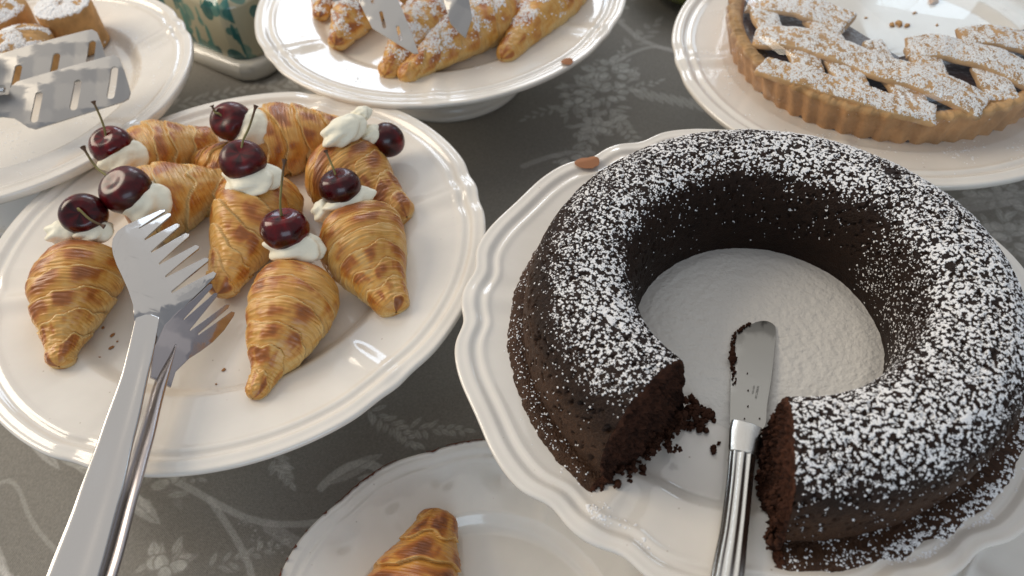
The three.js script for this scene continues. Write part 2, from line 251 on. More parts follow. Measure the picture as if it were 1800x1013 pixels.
const pastry = phys({ vertexColors: true, map: flakeTex, bumpMap: flakeBump, bumpScale: 0.0010, roughness: 0.45, clearcoat: 0.35, clearcoatRoughness: 0.28 });
const creamMat = phys({ color: lin(0.93, 0.88, 0.69), roughness: 0.5, clearcoat: 0.15, clearcoatRoughness: 0.4 });
function croissantGeo({ L, r, seed, bands = 6.5, bend = 0, brown = 0, flat = 0.88, pinch = 0, skew = 0.55 }) {
  const R = (t) => { const c = Math.sqrt(Math.max(0, 1 - Math.max(0, 1 - t / 0.09) ** 2)), e = Math.sqrt(Math.max(0, 1 - Math.max(0, (t - 0.93) / 0.07) ** 2)); const body = (1 - pinch * sm(0.66, 0.84, t)) * lerp(0.84, 1, sm(0, 0.22, t)) * (1 - 0.62 * sm(0.28, 1.0, t)); return r * body * (0.06 + 0.94 * c * e); };
  const s = seed * 3.7, C = [[0.88, 0.63, 0.265], [0.76, 0.385, 0.075], [0.50, 0.155, 0.018], [0.20, 0.055, 0.010]];
  return grid(120, 250, (u, v) => {
    const a = -u * 2 * Math.PI, t = v, cx = Math.cos(a), cy = Math.sin(a), nx = cx * 1.3, ny = cy * 1.3;
    const b = t * bands + skew * Math.cos(a + seed) + 0.40 * N3(nx + s, ny, t * 3) + 0.07 * N3(nx * 2.5, ny * 2.5 + s, t * 6), fr = b - Math.floor(b), id = Math.floor(b), taper = sm(0.03, 0.12, t) * (1 - 0.5 * sm(0.8, 1, t));
    let rr = R(t); rr *= 1 + taper * (0.115 * (0.55 - Math.pow(fr, 0.7)) + 0.05 * Math.sin(Math.PI * fr)) + 0.09 * N3(nx * 0.9, ny * 0.9 + s, t * 2.2) + 0.02 * N3(nx * 3 + s, ny * 3, t * 10);
    rr += 0.00045 * N3(nx * 2 + s, ny * 2, t * 70) * taper;
    let y = rr * cy * flat; const base = -r * 0.72 * flat * lerp(1, 0.62, sm(0.4, 1, t)); if (y < base) y = base + (y - base) * 0.12;
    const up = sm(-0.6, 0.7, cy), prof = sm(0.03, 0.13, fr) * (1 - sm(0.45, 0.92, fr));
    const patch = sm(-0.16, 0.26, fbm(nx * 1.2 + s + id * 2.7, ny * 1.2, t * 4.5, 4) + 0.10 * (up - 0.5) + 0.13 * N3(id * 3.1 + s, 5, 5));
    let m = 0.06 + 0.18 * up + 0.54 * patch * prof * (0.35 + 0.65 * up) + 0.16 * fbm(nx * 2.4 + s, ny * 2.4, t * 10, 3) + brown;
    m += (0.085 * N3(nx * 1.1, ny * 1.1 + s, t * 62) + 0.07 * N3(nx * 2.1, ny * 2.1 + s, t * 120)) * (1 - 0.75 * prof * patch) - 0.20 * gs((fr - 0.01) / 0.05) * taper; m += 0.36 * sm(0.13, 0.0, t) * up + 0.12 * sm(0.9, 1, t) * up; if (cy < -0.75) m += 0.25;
    m = Math.max(0, Math.min(2.999, m * 3)); const i = m | 0, k = m - i, c = [0, 1, 2].map((q) => lerp(C[i][q], C[i + 1][q], k));
    return [rr * cx + bend * (Math.sin(Math.PI * t) - 0.5), y - base + 0.0002, (t - 0.5) * L, ...c];
  }, { wrap: true, colors: true, uv: (u, v) => [u, v] });
}
// big end at b, tip at t (table plane), lying on a plate at height y
function croissant(b, t, y, opt, label, group, name = 'croissant') {
  const dx = t[0] - b[0], dz = t[1] - b[1], L = Math.hypot(dx, dz), o = thing(name, label, 'croissant', [(b[0] + t[0]) / 2, y, (b[1] + t[1]) / 2], Math.atan2(dx, dz), group);
  if (opt.tilt) o.rotation.set(opt.tilt, Math.atan2(dx, dz), opt.roll || 0, 'YXZ');
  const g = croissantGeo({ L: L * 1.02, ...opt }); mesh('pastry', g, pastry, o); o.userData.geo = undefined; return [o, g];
}
function cream(o, x, y, z, s, seed, [ax, ay, az] = [1, 0.6, 1]) {   // a lumpy dollop, placed in the croissant's own axes
  const g = mergeVertices(new THREE.IcosahedronGeometry(1, 24).deleteAttribute('normal').deleteAttribute('uv')), p = g.attributes.position;
  for (let i = 0; i < p.count; i++) { const X = p.getX(i), Y = p.getY(i), Z = p.getZ(i), an = Math.atan2(Z, X); const k = 1 + 0.10 * Math.sin(an * 5 + seed + Y * 5) * (1 - Y * Y) + 0.24 * fbm(X * 1.15 + seed * 5, Y * 1.15, Z * 1.15, 2) + 0.010 * N3(X * 9, Y * 9 + seed, Z * 9); p.setXYZ(i, X * k * s * ax, Y * k * s * ay, Z * k * s * az); }
  g.computeVertexNormals(); const m = mesh('cream_filling', g, creamMat, o); m.position.set(x, y, z); return m;
}
function creamAt(o, w, s, seed, ax) { o.updateMatrixWorld(); const p = o.worldToLocal(new THREE.Vector3(...w)); return cream(o, p.x, p.y, p.z, s, seed, ax); }
// ---------------------------------------------------------------- cherries
const cherryTex = canvasTex(256, 256, (g, w, h) => { g.fillStyle = 'rgb(104,8,14)'; g.fillRect(0, 0, w, h); const im = g.getImageData(0, 0, w, h), d = im.data; for (let y = 0, k = 0; y < h; y++) for (let x = 0; x < w; x++, k += 4) { const a = x / w * 6.2832, m = 0.62 + 0.9 * fbm(Math.cos(a) * 1.3, Math.sin(a) * 1.3, y * 0.012, 3) + 0.16 * N3(x * 0.5, y * 0.5, 1); d[k] *= m * 1.05; d[k + 1] *= m * 0.9; d[k + 2] *= m; } g.putImageData(im, 0, 0); });
const cherrySkin = phys({ map: cherryTex, roughness: 0.27, clearcoat: 0.2, clearcoatRoughness: 0.1, ior: 1.42 });
const cherrySkins = [[1.5, 1.1, 1.1], [0.85, 0.9, 0.9], [1.0, 0.9, 0.9], [1.25, 1.0, 1.0]].map(([a, b, c], i) => { const m = cherrySkin.clone(); m.color.setRGB(a, b, c); m.roughness = 0.2 + 0.05 * i; return m; });
const stemMat = std({ vertexColors: true, roughness: 0.6 });
function cherry(p, r, stemPts, label, { tilt = [0, 0], turn = 0, wide = 1.08, seed = 0 } = {}) {
  const o = thing('cherry', label, 'cherry', p, turn, 'cherries on the croissants');
  const body = grid(72, 48, (u, v) => { const a = u * 2 * Math.PI, th = v * Math.PI, s = Math.sin(th), lobe = 1 + 0.035 * Math.cos(2 * a) * s + 0.02 * N3(Math.cos(a) + seed, s, Math.sin(a)); const dent = 0.30 * gs(th / 0.5), y = Math.cos(th) * 1.0 - dent + 0.05 * gs(th / 0.9); const w = r * wide * s * lobe * (1 - 0.05 * (1 - Math.cos(th))); return [w * Math.cos(a), r * y, -w * Math.sin(a) * 0.97]; }, { wrap: true });
  const fruit = mesh('fruit', body, cherrySkins[seed % 4], o); fruit.rotation.set(tilt[0], 0, tilt[1]);
  const root = new THREE.Vector3(0, r * 0.56, 0).applyEuler(fruit.rotation), pts = [root, ...stemPts.map((q) => new THREE.Vector3(...q))], cv = new THREE.CatmullRomCurve3(pts), fr = cv.computeFrenetFrames(40, false);
  const g = grid(10, 40, (u, v) => { const q = cv.getPointAt(v), i = Math.round(v * 40), rad = r * (0.054 + 0.07 * gs((1 - v) / 0.05) + 0.05 * gs(v / 0.08)), a = u * 6.2832, n = fr.normals[i], bn = fr.binormals[i], k = sm(0.45, 1, v + 0.15 * N3(v * 6, seed, 1)); return [q.x + rad * (Math.cos(a) * n.x + Math.sin(a) * bn.x), q.y + rad * (Math.cos(a) * n.y + Math.sin(a) * bn.y), q.z + rad * (Math.cos(a) * n.z + Math.sin(a) * bn.z), lerp(0.20, 0.10, k), lerp(0.17, 0.045, k), lerp(0.05, 0.022, k)]; }, { wrap: true, colors: true });
  mesh('stem', mergeGeometries([g]), stemMat, o); return o;
}
const wellCro = P_CRO.well;
const grpC = 'croissants with cherries on the oval platter';
{
  const A = croissant([-0.2735, -0.3715], [-0.2700, -0.2885], wellCro, { r: 0.0262, seed: 1, bands: 6.2, brown: 0.03, pinch: 0.18, bend: -0.002 }, 'croissant lying left of the big serving tongs, tip toward the viewer', grpC)[0]; 
  const Bc = croissant([-0.2540, -0.4040], [-0.1850, -0.4400], wellCro, { r: 0.0280, seed: 2, bands: 4, brown: -0.04, bend: 0.003 }, 'croissant half hidden behind the toothed tongs head, cream end at left', grpC)[0];
  const Cc = croissant([-0.1595, -0.4230], [-0.1815, -0.3330], wellCro, { r: 0.0280, seed: 3, bands: 6, brown: 0.04, bend: 0.003, skew: 0.8 }, 'croissant in the centre of the platter just right of the tongs teeth', grpC)[0];
  const Dc = croissant([-0.1275, -0.3380], [-0.1480, -0.2530], wellCro, { r: 0.0252, seed: 4, bands: 6.6, brown: 0.05, pinch: 0.32, bend: 0.004, skew: 0.35 }, 'frontmost croissant on the platter with a narrow twisted tip', grpC)[0];
  const Ec = croissant([-0.0985, -0.3790], [-0.0722, -0.3045], wellCro, { r: 0.0268, seed: 5, bands: 7, brown: 0.02, bend: -0.003, skew: 0.3 }, 'croissant on the right of the platter between the front and rear ones', grpC)[0];
  const Fc = croissant([-0.1190, -0.4420], [-0.0670, -0.3840], wellCro, { r: 0.0280, seed: 6, bands: 5.5, brown: 0.08, bend: -0.004 }, 'rear right croissant whose cherry has slid off to the side', grpC)[0];
  const Gc = croissant([-0.1770, -0.4665], [-0.1005, -0.4820], wellCro, { r: 0.0280, seed: 7, bands: 5, brown: 0.06 }, 'croissant at the back of the platter under the footed stand', grpC)[0];
  const Hc = croissant([-0.2650, -0.4620], [-0.2110, -0.4930], wellCro, { r: 0.0250, seed: 8, bands: 4.5, brown: -0.04 }, 'pale croissant at the far left of the platter beside the sugared cake stand', grpC)[0];
  creamAt(A, [-0.2815, 0.1035, -0.3785], 0.0097, 1, [1.25, 0.8, 0.9]); creamAt(A, [-0.2630, 0.1030, -0.3765], 0.0092, 12, [1.4, 0.7, 0.9]);
  creamAt(Bc, [-0.2310, 0.1060, -0.3970], 0.0138, 2, [1.1, 0.9, 1.2]);
  creamAt(Cc, [-0.1605, 0.1140, -0.4015], 0.0145, 3, [1.3, 0.55, 1.0]);
  creamAt(Dc, [-0.1300, 0.1040, -0.3445], 0.0138, 4, [1.35, 0.7, 0.8]);
  creamAt(Ec, [-0.0975, 0.1075, -0.3790], 0.0118, 5, [1.35, 0.55, 0.75]); creamAt(Ec, [-0.1160, 0.1010, -0.3775], 0.0081, 15, [0.9, 0.9, 0.9]);
  creamAt(Fc, [-0.1030, 0.1180, -0.4365], 0.0120, 6, [1.35, 0.7, 0.9]); creamAt(Fc, [-0.0865, 0.1060, -0.4450], 0.0072, 11, [1.1, 0.9, 1]);
  creamAt(Gc, [-0.1720, 0.1040, -0.4640], 0.0161, 7, [1.0, 0.95, 1.0]);
  creamAt(Hc, [-0.2615, 0.1000, -0.4520], 0.0161, 8, [1.0, 0.85, 1.05]);
  croissant([-0.1840, -0.4490], [-0.2270, -0.4720], wellCro, { r: 0.0185, seed: 9, bands: 4, brown: 0.1 }, 'mostly hidden croissant showing its brown tip behind the centre one', grpC);
  cream(Fc, 0.028, 0.046, -0.030, 0.006, 11, [1.3, 0.8, 1]);
}
cherry([-0.2675, 0.111, -0.3855], 0.0138, [[0.003, 0.0105, 0.006], [0.010, 0.006, 0.012], [0.0175, 0.001, 0.0145]], 'dark cherry on the far left croissant, its stem lying toward the viewer', { tilt: [0.75, -0.25], seed: 1 });
cherry([-0.2420, 0.115, -0.4000], 0.0150, [[-0.009, 0.010, -0.004], [-0.017, 0.013, -0.011], [-0.0238, 0.022, -0.0209]], 'large dark cherry by the tongs teeth, its stem curving to the left', { tilt: [0.25, 0.3], seed: 2, wide: 1.16 });
cherry([-0.1649, 0.123, -0.4080], 0.0138, [[0.004, 0.014, -0.003], [0.009, 0.020, -0.008], [0.0154, 0.030, -0.0168]], 'dark cherry on the centre croissant with a straight stem leaning back', { tilt: [0.35, -0.15], seed: 3, wide: 1.1 });
cherry([-0.1337, 0.114, -0.3506], 0.0135, [[0.001, 0.016, -0.005], [0.003, 0.024, -0.014], [0.0064, 0.034, -0.0246]], 'heart shaped cherry on the frontmost croissant with a long upright stem', { tilt: [-0.25, 0], seed: 4, wide: 1.12 });
cherry([-0.1023, 0.114, -0.3840], 0.0126, [[-0.002, 0.012, -0.005], [-0.004, 0.015, -0.010], [-0.0062, 0.018, -0.0155]], 'cherry on the right croissant with a short stem leaning left', { tilt: [-0.1, 0.1], seed: 5 });
cherry([-0.0774, 0.098, -0.4471], 0.0128, [[-0.007, 0.010, -0.001], [-0.011, 0.011, -0.003], [-0.0155, 0.012, -0.006]], 'cherry smeared with cream that slid off the rear right croissant', { tilt: [0.0, 0.9], seed: 6, wide: 1.0 });
cherry([-0.1847, 0.112, -0.4667], 0.0142, [[-0.005, 0.0105, 0.004], [-0.0075, 0.011, 0.003], [-0.009, 0.0155, 0.0005]], 'cherry at the back of the platter with a short hooked stem', { tilt: [0.7, 0.25], seed: 7 });
cherry([-0.2681, 0.109, -0.4560], 0.0140, [[0.001, 0.014, 0.000], [0.0005, 0.021, -0.004], [-0.0025, 0.030, -0.0112]], 'bright red cherry at the far left back with a long stem rising left', { tilt: [0.3, 0.05], seed: 8 });
{ // flakes fallen on the platter
  const r = rng(44), gl = []; for (const [x, z, s] of [[-0.257, -0.3231, 1], [-0.2492, -0.3164, 1.3], [-0.2474, -0.3065, 1.3], [-0.2569, -0.2826, 0.7], [-0.1745, -0.2816, 1], [-0.1772, -0.2718, 0.5], [-0.253, -0.300, 0.6], [-0.19, -0.262, 0.5], [-0.245, -0.311, 0.5], [-0.27, -0.272, 0.4]]) { const g = blob(1, 0.6, 2, x * 90, 0.0013 * s, 0.0004, 0.0009 * s); g.rotateY(r() * 6); g.translate(x, wellCro + 0.0004, z); gl.push(g); }
  tag(mesh('pastry_flakes', mergeGeometries(gl), std({ color: lin(0.36, 0.16, 0.05), roughness: 0.8 })), 'tiny brown pastry flakes scattered on the platter around the tongs', 'crumbs', null, 'stuff');
}
// sugared croissants on the footed stand
{
  const y = P_TOP.well, grp = 'sugared croissants on the footed stand', sets = [
    [[-0.098, -0.655], [-0.127, -0.580], { r: 0.0226, seed: 21, bands: 5, brown: 0.03 }, 'sugared croissant at the left of the footed stand with its tip to the front'],
    [[-0.035, -0.622], [-0.084, -0.530], { r: 0.0226, seed: 22, bands: 6, brown: 0.03 }, 'sugared croissant under the slotted tongs, pointing to the front'],
    [[0.022, -0.607], [-0.071, -0.524], { r: 0.0231, seed: 23, bands: 7, brown: 0.03 }, 'frontmost sugared croissant lying diagonally on the footed stand'],
    [[0.082, -0.648], [0.010, -0.538], { r: 0.0226, seed: 24, bands: 7, brown: 0.03 }, 'sugared croissant at the right of the footed stand'],
    [[-0.135, -0.70], [-0.145, -0.630], { r: 0.017, seed: 25, bands: 4, brown: 0.08 }, 'small sugared croissant tip at the far left of the footed stand'],
    [[0.060, -0.690], [-0.010, -0.640], { r: 0.0226, seed: 26, bands: 6, brown: 0.12 }, 'browned croissant at the back of the footed stand, mostly out of view'],
    [[-0.020, -0.700], [-0.075, -0.648], { r: 0.0209, seed: 27, bands: 6, brown: 0.08 }, 'sugared croissant behind the slotted tongs at the top edge']];
  for (const [b, t, o, l] of sets) { const [c, g] = croissant([b[0], b[1] - 0.012], [t[0], t[1] - 0.014], y, o, l, grp); dust('sugar_dusting', [g], 36000, (p, n) => sm(0.35, 0.85, n.y) * sm(-0.02, 0.25, fbm(p.x * 80 + o.seed, p.y * 80, p.z * 80, 3) + 0.12) * sm(0.05, 0.01, p.z), [0.00028, 0.0008], o.seed, c); }
}
croissant([-0.0780, -0.1200], [-0.0535, -0.2030], P_BOT.well, { r: 0.0285, seed: 31, bands: 5.2, brown: 0.17, skew: 0.3, flat: 0.95 }, 'plain golden croissant alone on the scalloped plate at the bottom edge', null);

// ---------------------------------------------------------------- chocolate ring cake
const ringC = [0.130, -0.253], ringY = P_CAKE.well;
const PROF = [[0.0660, 0.0], [0.0658, 0.010], [0.0664, 0.026], [0.0682, 0.0425], [0.0730, 0.0532], [0.0830, 0.0580], [0.0950, 0.0588], [0.1065, 0.0564], [0.1165, 0.0492], [0.1228, 0.0380], [0.1255, 0.0260], [0.1264, 0.0185], [0.1260, 0.0155], [0.1235, 0.0128], [0.1245, 0.0112], [0.1300, 0.0117], [0.1338, 0.0100], [0.1356, 0.0065], [0.1346, 0.0025], [0.1320, 0.0]];
const pcv = new THREE.CatmullRomCurve3(PROF.map(([r, y]) => new THREE.Vector3(r, y, 0)), false, 'catmullrom', 0.3), NP = 190, ppts = pcv.getSpacedPoints(NP);
const A0 = 258.5 * D - 2 * Math.PI, A1 = 219.5 * D;   // from the right cut round the back to the left cut
const cutWob = (s, m, end) => 0.010 * fbm(s * 5 + end * 9, m * 5, 3, 2) + 0.006 * N3(s * 14, m * 14, end);
function ringPoint(a, s, edge) {   // s 0..1 along the profile; a = angle
  const q = ppts[Math.round(s * NP)], n0 = ppts[Math.max(0, Math.round(s * NP) - 1)], n1 = ppts[Math.min(NP, Math.round(s * NP) + 1)], tx = n1.x - n0.x, ty = n1.y - n0.y, l = Math.hypot(tx, ty) || 1, nr = -ty / l, ny = tx / l;
  const X = Math.cos(a) * q.x, Z = -Math.sin(a) * q.x; let d = 0.0009 * fbm(X * 40, q.y * 40, Z * 40, 3) + 0.0007 * fbm(X * 210, q.y * 210, Z * 210, 3);
  const side = q.x > 0.118 ? 1 : 0.55, pore = N3(X * 260 + 5, q.y * 260, Z * 260) + 0.45 * N3(X * 560, q.y * 560, Z * 560); d -= 0.0022 * side * sm(0.27, 0.50, pore) * sm(0.016, 0.024, q.y); if (q.y > 0.02 && pore < -0.5) d += 0.0008 * (-0.5 - pore);
  const flange = q.x > 0.1285 && q.y < 0.0125 ? 0.0012 * N3(a * 14, 1, 2) + 0.0008 * N3(a * 45, 2, 2) : 0;
  const tuck = -0.0062 * Math.max(0, Math.cos(a - 312 * D)) * sm(0.050, 0.013, q.y) * sm(0.11, 0.120, q.x) * (q.y > 0.0108 && q.x < 0.1285 ? 1 : 0);
  const rr = q.x + nr * d + flange + tuck; let y = q.y + ny * d; if (q.y < 0.0005) y = 0.0002; const f = 1 + 0.02 * N3(Math.cos(a) * 1.4, Math.sin(a) * 1.4, 4); y *= f;
  return [rr * Math.cos(a), y, -rr * Math.sin(a)];
}
const crustBump = dataTex(512, 512, (x, y) => 0.55 + 0.5 * fbm(x * 26, y * 26, 1, 4) - 0.8 * sm(0.28, 0.6, N3(x * 64, y * 64, 5)));
crustBump.repeat.set(22, 5);
const crust = phys({ vertexColors: true, bumpMap: crustBump, bumpScale: 0.0014, roughness: 0.55, specularIntensity: 0.45 });
const crumbBump = dataTex(256, 256, (x, y) => 0.5 + 0.8 * fbm(x * 18, y * 18, 8, 4)); crumbBump.repeat.set(4, 4);
const crumbMat = phys({ specularIntensity: 0.4,  vertexColors: true, bumpMap: crumbBump, bumpScale: 0.0012, roughness: 0.95 });
const crumbFlat = phys({ specularIntensity: 0.4,  color: lin(0.052, 0.020, 0.0105), roughness: 0.95 });
const ring = thing('ring_cake', 'dark chocolate ring cake dusted with sugar, one slice missing at the front', 'cake', [ringC[0], ringY, ringC[1]]);
const ringGeo = grid(1100, NP, (u, s) => {
  let a = lerp(A0, A1, u); const e = u < 0.02 ? 1 - u / 0.02 : u > 0.98 ? (u - 0.98) / 0.02 : 0; if (e) a += cutWob(s, 0, u < 0.5 ? 0 : 1) * e;
  const p = ringPoint(a, s), k = 1 + 0.5 * fbm(p[0] * 60, p[1] * 60, p[2] * 60, 3) + 0.35 * N3(p[0] * 400, p[1] * 400, p[2] * 400), side = sm(0.118, 0.126, ppts[Math.round(s * NP)].x);
  return [...p, lerp(0.022, 0.062, side) * k, lerp(0.0100, 0.0285, side) * k, lerp(0.0052, 0.0132, side) * k];
}, { colors: true, uv: (u, v) => [u, v] });
mesh('cake_crust', ringGeo, crust, ring);
for (const end of [0, 1]) {   // the two cut faces: open dark crumb
  const a = end ? A1 : A0, g = grid(150, 90, (s, m) => {
    const q = ppts[Math.round(s * NP)], bx = lerp(0.0655, 0.132, s), fm = Math.min(1, m * 1.0), x = lerp(q.x, bx, fm), y = lerp(q.y, 0.0003, fm), w = sm(0, 0.10, m);
    const aw = a + cutWob(s, m, end) , pb = ringPoint(aw, s), rough = w * (0.0045 * fbm(x * 130, y * 130, end * 5 + 2, 3) + 0.0040 * Math.abs(N3(x * 330, y * 330, end + 1)) + 0.0016 * N3(x * 800, y * 800, 2)) + 0.0025 * w * sm(0.022, 0.0, y);
    const dir = end ? 1 : -1, tx = -Math.sin(aw) * dir, tz = -Math.cos(aw) * dir, k = 0.75 + 0.9 * fbm(x * 120, y * 120, 8, 3) + 0.5 * N3(x * 500, y * 500, 3);
    const px = lerp(pb[0], x * Math.cos(aw), sm(0, 0.03, m)), py = lerp(pb[1], y, sm(0, 0.03, m)), pz = lerp(pb[2], -x * Math.sin(aw), sm(0, 0.03, m)), rim = gs(m / 0.06) * 0.35;
    return [px + tx * rough, py, pz + tz * rough, (0.060 + 0.09 * rim) * k, (0.0225 + 0.036 * rim) * k, (0.0120 + 0.018 * rim) * k];
  }, { colors: true, uv: (u, v) => [u, v] });
  mesh('cut_face', g, crumbMat, ring, end ? 'crumbly dark brown cut face on the left of the gap' : 'crumbly cut face on the right of the gap');
}
{ // torn crumb clinging along the foot of both cut faces
  const r = rng(71), gl = [];
  const lump = (x, y, z, s) => { const n = 3 + (r() * 4 | 0); for (let i = 0; i < n; i++) { const q = s * lerp(0.35, 0.8, r()), g = blob(2, 0.7, 2.2, r() * 90, q, q * 0.9, q); g.translate(x + (r() - 0.5) * s * 1.7, Math.max(0.35 * q, y + (r() - 0.5) * s * 1.4), z + (r() - 0.5) * s * 1.7); gl.push(g); } };
  for (let i = 0; i < 105; i++) { const t = r(), rad = lerp(0.062, 0.132, t), a = A1 + (0.004 + 0.15 * Math.pow(r(), 2.2) * (t < 0.45 ? 1.2 : 0.55)), y = Math.pow(r(), 2) * 0.010; lump(rad * Math.cos(a), y + 0.001, -rad * Math.sin(a), lerp(0.0009, 0.0024, r())); }
  for (let i = 0; i < 34; i++) { const rad = lerp(0.056, 0.074, r()), a = A1 + 0.03 + 0.30 * r() * r(), y = 0.001; lump(rad * Math.cos(a), y, -rad * Math.sin(a), lerp(0.001, 0.0024, r())); }
  for (let i = 0; i < 80; i++) { const t = r(), rad = lerp(0.066, 0.133, t), a = A0 - (0.002 + 0.05 * Math.pow(r(), 2)), y = Math.pow(r(), 1.3) * 0.045 * (1 - 0.5 * t); lump(rad * Math.cos(a), y + 0.001, -rad * Math.sin(a), lerp(0.0009, 0.0022, r())); }
  for (let i = 0; i < 10; i++) { const rad = lerp(0.120, 0.133, r()), a = A0 - 0.06 * r(); lump(rad * Math.cos(a), 0.001, -rad * Math.sin(a), 0.002); }
  const m = mesh('torn_crumb', mergeGeometries(gl), crumbFlat, ring); m.userData.kind = 'stuff';
}
dust('sugar_dusting', [ringGeo], 1600000, (p, n) => {
  const rad = Math.hypot(p.x, p.z), a = Math.atan2(-p.z, p.x), ang = (a / D + 360) % 360;
  const clump = fbm(p.x * 520, p.y * 520, p.z * 520, 3), broad = fbm(p.x * 26, 3, p.z * 26, 3);
  let d = sm(0.30, 0.80, n.y) + 0.006;
  const right = sm(150, 20, ang > 270 ? 0 : ang), rightLow = ang > 270 ? 0.75 : 0;
  let dens = lerp(0.44, 0.68, Math.max(right, rightLow)) + 1.0 * broad + 0.45 * N3(p.x * 85, 9, p.z * 85);
  if (rad < 0.088) d = d * lerp(0.12, 1, sm(0.0705, 0.080, rad)) + (ang > 275 || ang < 25 ? 0.07 : 0.002) * sm(0.0, 0.02, p.y);
  if (p.y < 0.0132 && rad > 0.1265) { d = sm(0.2, 0.7, n.y) * (0.10 + 0.9 * sm(262, 300, ang) + 0.7 * sm(40, 0, ang)); dens = 0.55 + broad; }
  else if (rad > 0.098) { const left = sm(100, 160, ang) * sm(235, 215, ang); d *= sm(lerp(0.123, 0.117, left), lerp(0.108, 0.099, left), rad) * 0.92 + 0.06; }
  return d * dens * sm(-0.05, 0.12, clump - 0.02) ;
}, [0.00018, 0.00052], 99, ring);
{ // a bank of sugar in the hole and thinly round the plate
  const rx = ringC[0] - 0, rz = ringC[1];
  const bump = dataTex(512, 512, (x, y) => 0.5 + 0.7 * fbm(x * 42, y * 42, 2, 4) + 0.12 * N3(x * 150, y * 150, 2)); bump.repeat.set(1, 1);
  const g = grid(160, 60, (u, v) => { const a = u * 2 * Math.PI, gap = Math.max(0, Math.cos(a - 240 * D)), lim = lerp(0.0668, 0.060, sm(0.7, 1, gap)) + 0.004 * N3(Math.cos(a) * 3, Math.sin(a) * 3, 2) * sm(0.6, 1, gap), r = lim * v, x = r * Math.cos(a), z = -r * Math.sin(a); const h = 0.0013 * (1 - sm(0.86, 1, v)) * (1 - 0.75 * sm(0.55, 1, gap * v)) + (0.0007 * fbm(x * 160, 1, z * 160, 3) + 0.0004 * N3(x * 420, 2, z * 420)) * (1 - v ** 8); return [rx + x, ringY + 0.00015 + Math.max(-0.0004, h), rz + z]; }, { wrap: true, uv: (u, v, p) => [p[0] * 8, p[2] * 8] });
  tag(mesh('powdered_sugar_bed', g, std({ color: lin(0.80, 0.765, 0.69), bumpMap: bump, bumpScale: 0.0007, roughness: 0.95 })), 'bed of powdered sugar filling the hole of the chocolate ring cake', 'powdered sugar', null, 'stuff');
}
// sugar sprinkled on the stands, following each plate's own surface
function sprinkle(o, label, tries, mask, size, seed) {
  const g = plateSurface(o); g.translate(o.x, o.y || 0, o.z); const ix = g.index.array; g.setIndex(Array.from(ix).slice(0, ix.length / 61 * 40 | 0));
  dust('powdered_sugar', [g], tries, (p, n) => mask(p.x - o.x, p.z - o.z, p), size, seed, null, label, 'powdered sugar', 1, 0.08, 0.45);
}
const frontOf = (x, z, cx, cz, r) => gs(Math.hypot(x - cx, z - cz) / r);
sprinkle(P_CAKE, 'sugar grains sprinkled on the wavy rim around the chocolate ring cake', 90000, (x, z, p) => {
  const d = Math.hypot(p.x - ringC[0], p.z - ringC[1]); if (d < 0.134) return 0; const k = fbm(x * 90, 2, z * 90, 3), br = (x > 0 && z > 0 ? 1 : 0) * sm(0, 0.05, x) * (z > -0.03 ? 1 : 0.3);
  return (0.9 * br * gs((d - 0.136) / 0.012) + 1.3 * frontOf(p.x, p.z, 0.022, -0.158, 0.010) + 0.9 * frontOf(p.x, p.z, 0.043, -0.140, 0.009) + 0.02 * gs((d - 0.135) / 0.006)) * sm(-0.12, 0.2, k); }, [0.00025, 0.0008], 301);
sprinkle(P_TOP, 'sugar sprinkled over the footed stand around the sugared croissants', 30000, (x, z, p) => sm(0.05, 0.35, fbm(x * 45, 3, z * 45, 3) + 0.12) * (0.22 + 1.2 * frontOf(p.x, p.z, -0.122, -0.545, 0.02)) * sm(0.15, 0.10, Math.hypot(x, z)), [0.0002, 0.0007], 302);
sprinkle(P_LFT, 'sugar sprinkled over the upper left stand around the small cakes', 26000, (x, z) => sm(0.0, 0.35, fbm(x * 50, 5, z * 50, 3) + 0.1) * 0.5 * sm(0.145, 0.09, Math.hypot(x, z)), [0.0002, 0.0007], 303);
sprinkle(P_RGT, 'sugar sprinkled over the ribbed stand around the tart cover', 26000, (x, z) => { const d = Math.hypot(x, z); return sm(0.0, 0.3, fbm(x * 60, 7, z * 60, 3)) * 0.8 * gs((d - 0.128) / 0.012); }, [0.0002, 0.0008], 304);

// loose crumbs in the gap of the ring cake
function looseCrumb(x, z, s, seed, label) {
  const r = rng(seed), gl = []; for (let i = 0; i < 7; i++) { const q = s * lerp(0.3, 0.6, r()), g = blob(2, 0.7, 2, r() * 50, q, q * 0.8, q); g.translate((r() - 0.5) * s * 1.5, q * 0.6, (r() - 0.5) * s * 1.5); gl.push(g); }
  const m = mesh('cake_crumb', mergeGeometries(gl), crumbFlat); m.position.set(x, ringY + 0.0002, z); tag(m, label, 'crumb', 'loose crumbs around the gap of the ring cake');
}
for (const [x, z, s, l] of [[0.0920, -0.2076, 0.0034, 'largest loose crumb, lying on the sugar left of the knife blade'], [0.0905, -0.1878, 0.0024, 'flat crumb left of the collar of the knife'], [0.0340, -0.1703, 0.0030, 'crumb close under the left cut face'], [0.0528, -0.1605, 0.0019, 'small crumb alone on the bare plate, the left of two'], [0.0589, -0.1630, 0.0014, 'tiny crumb on the bare plate, the right of two'], [0.0194, -0.1665, 0.0028, 'crumb beside the outer left corner of the cut'], [0.0185, -0.1635, 0.0026, 'reddish brown crumb nearest the left rim on the sprinkled sugar'], [0.0460, -0.1765, 0.0030, 'dark crumb just off the middle of the left cut face'], [0.0926, -0.1306, 0.0034, 'round crumb tucked right of the knife handle'], [0.0645, -0.1334, 0.0010, 'tiny crumb near the front rim'], [0.0945, -0.1905, 0.0010, 'speck of crumb touching the knife collar']])
  looseCrumb(x, z, s, Math.round(x * 9e4), l);

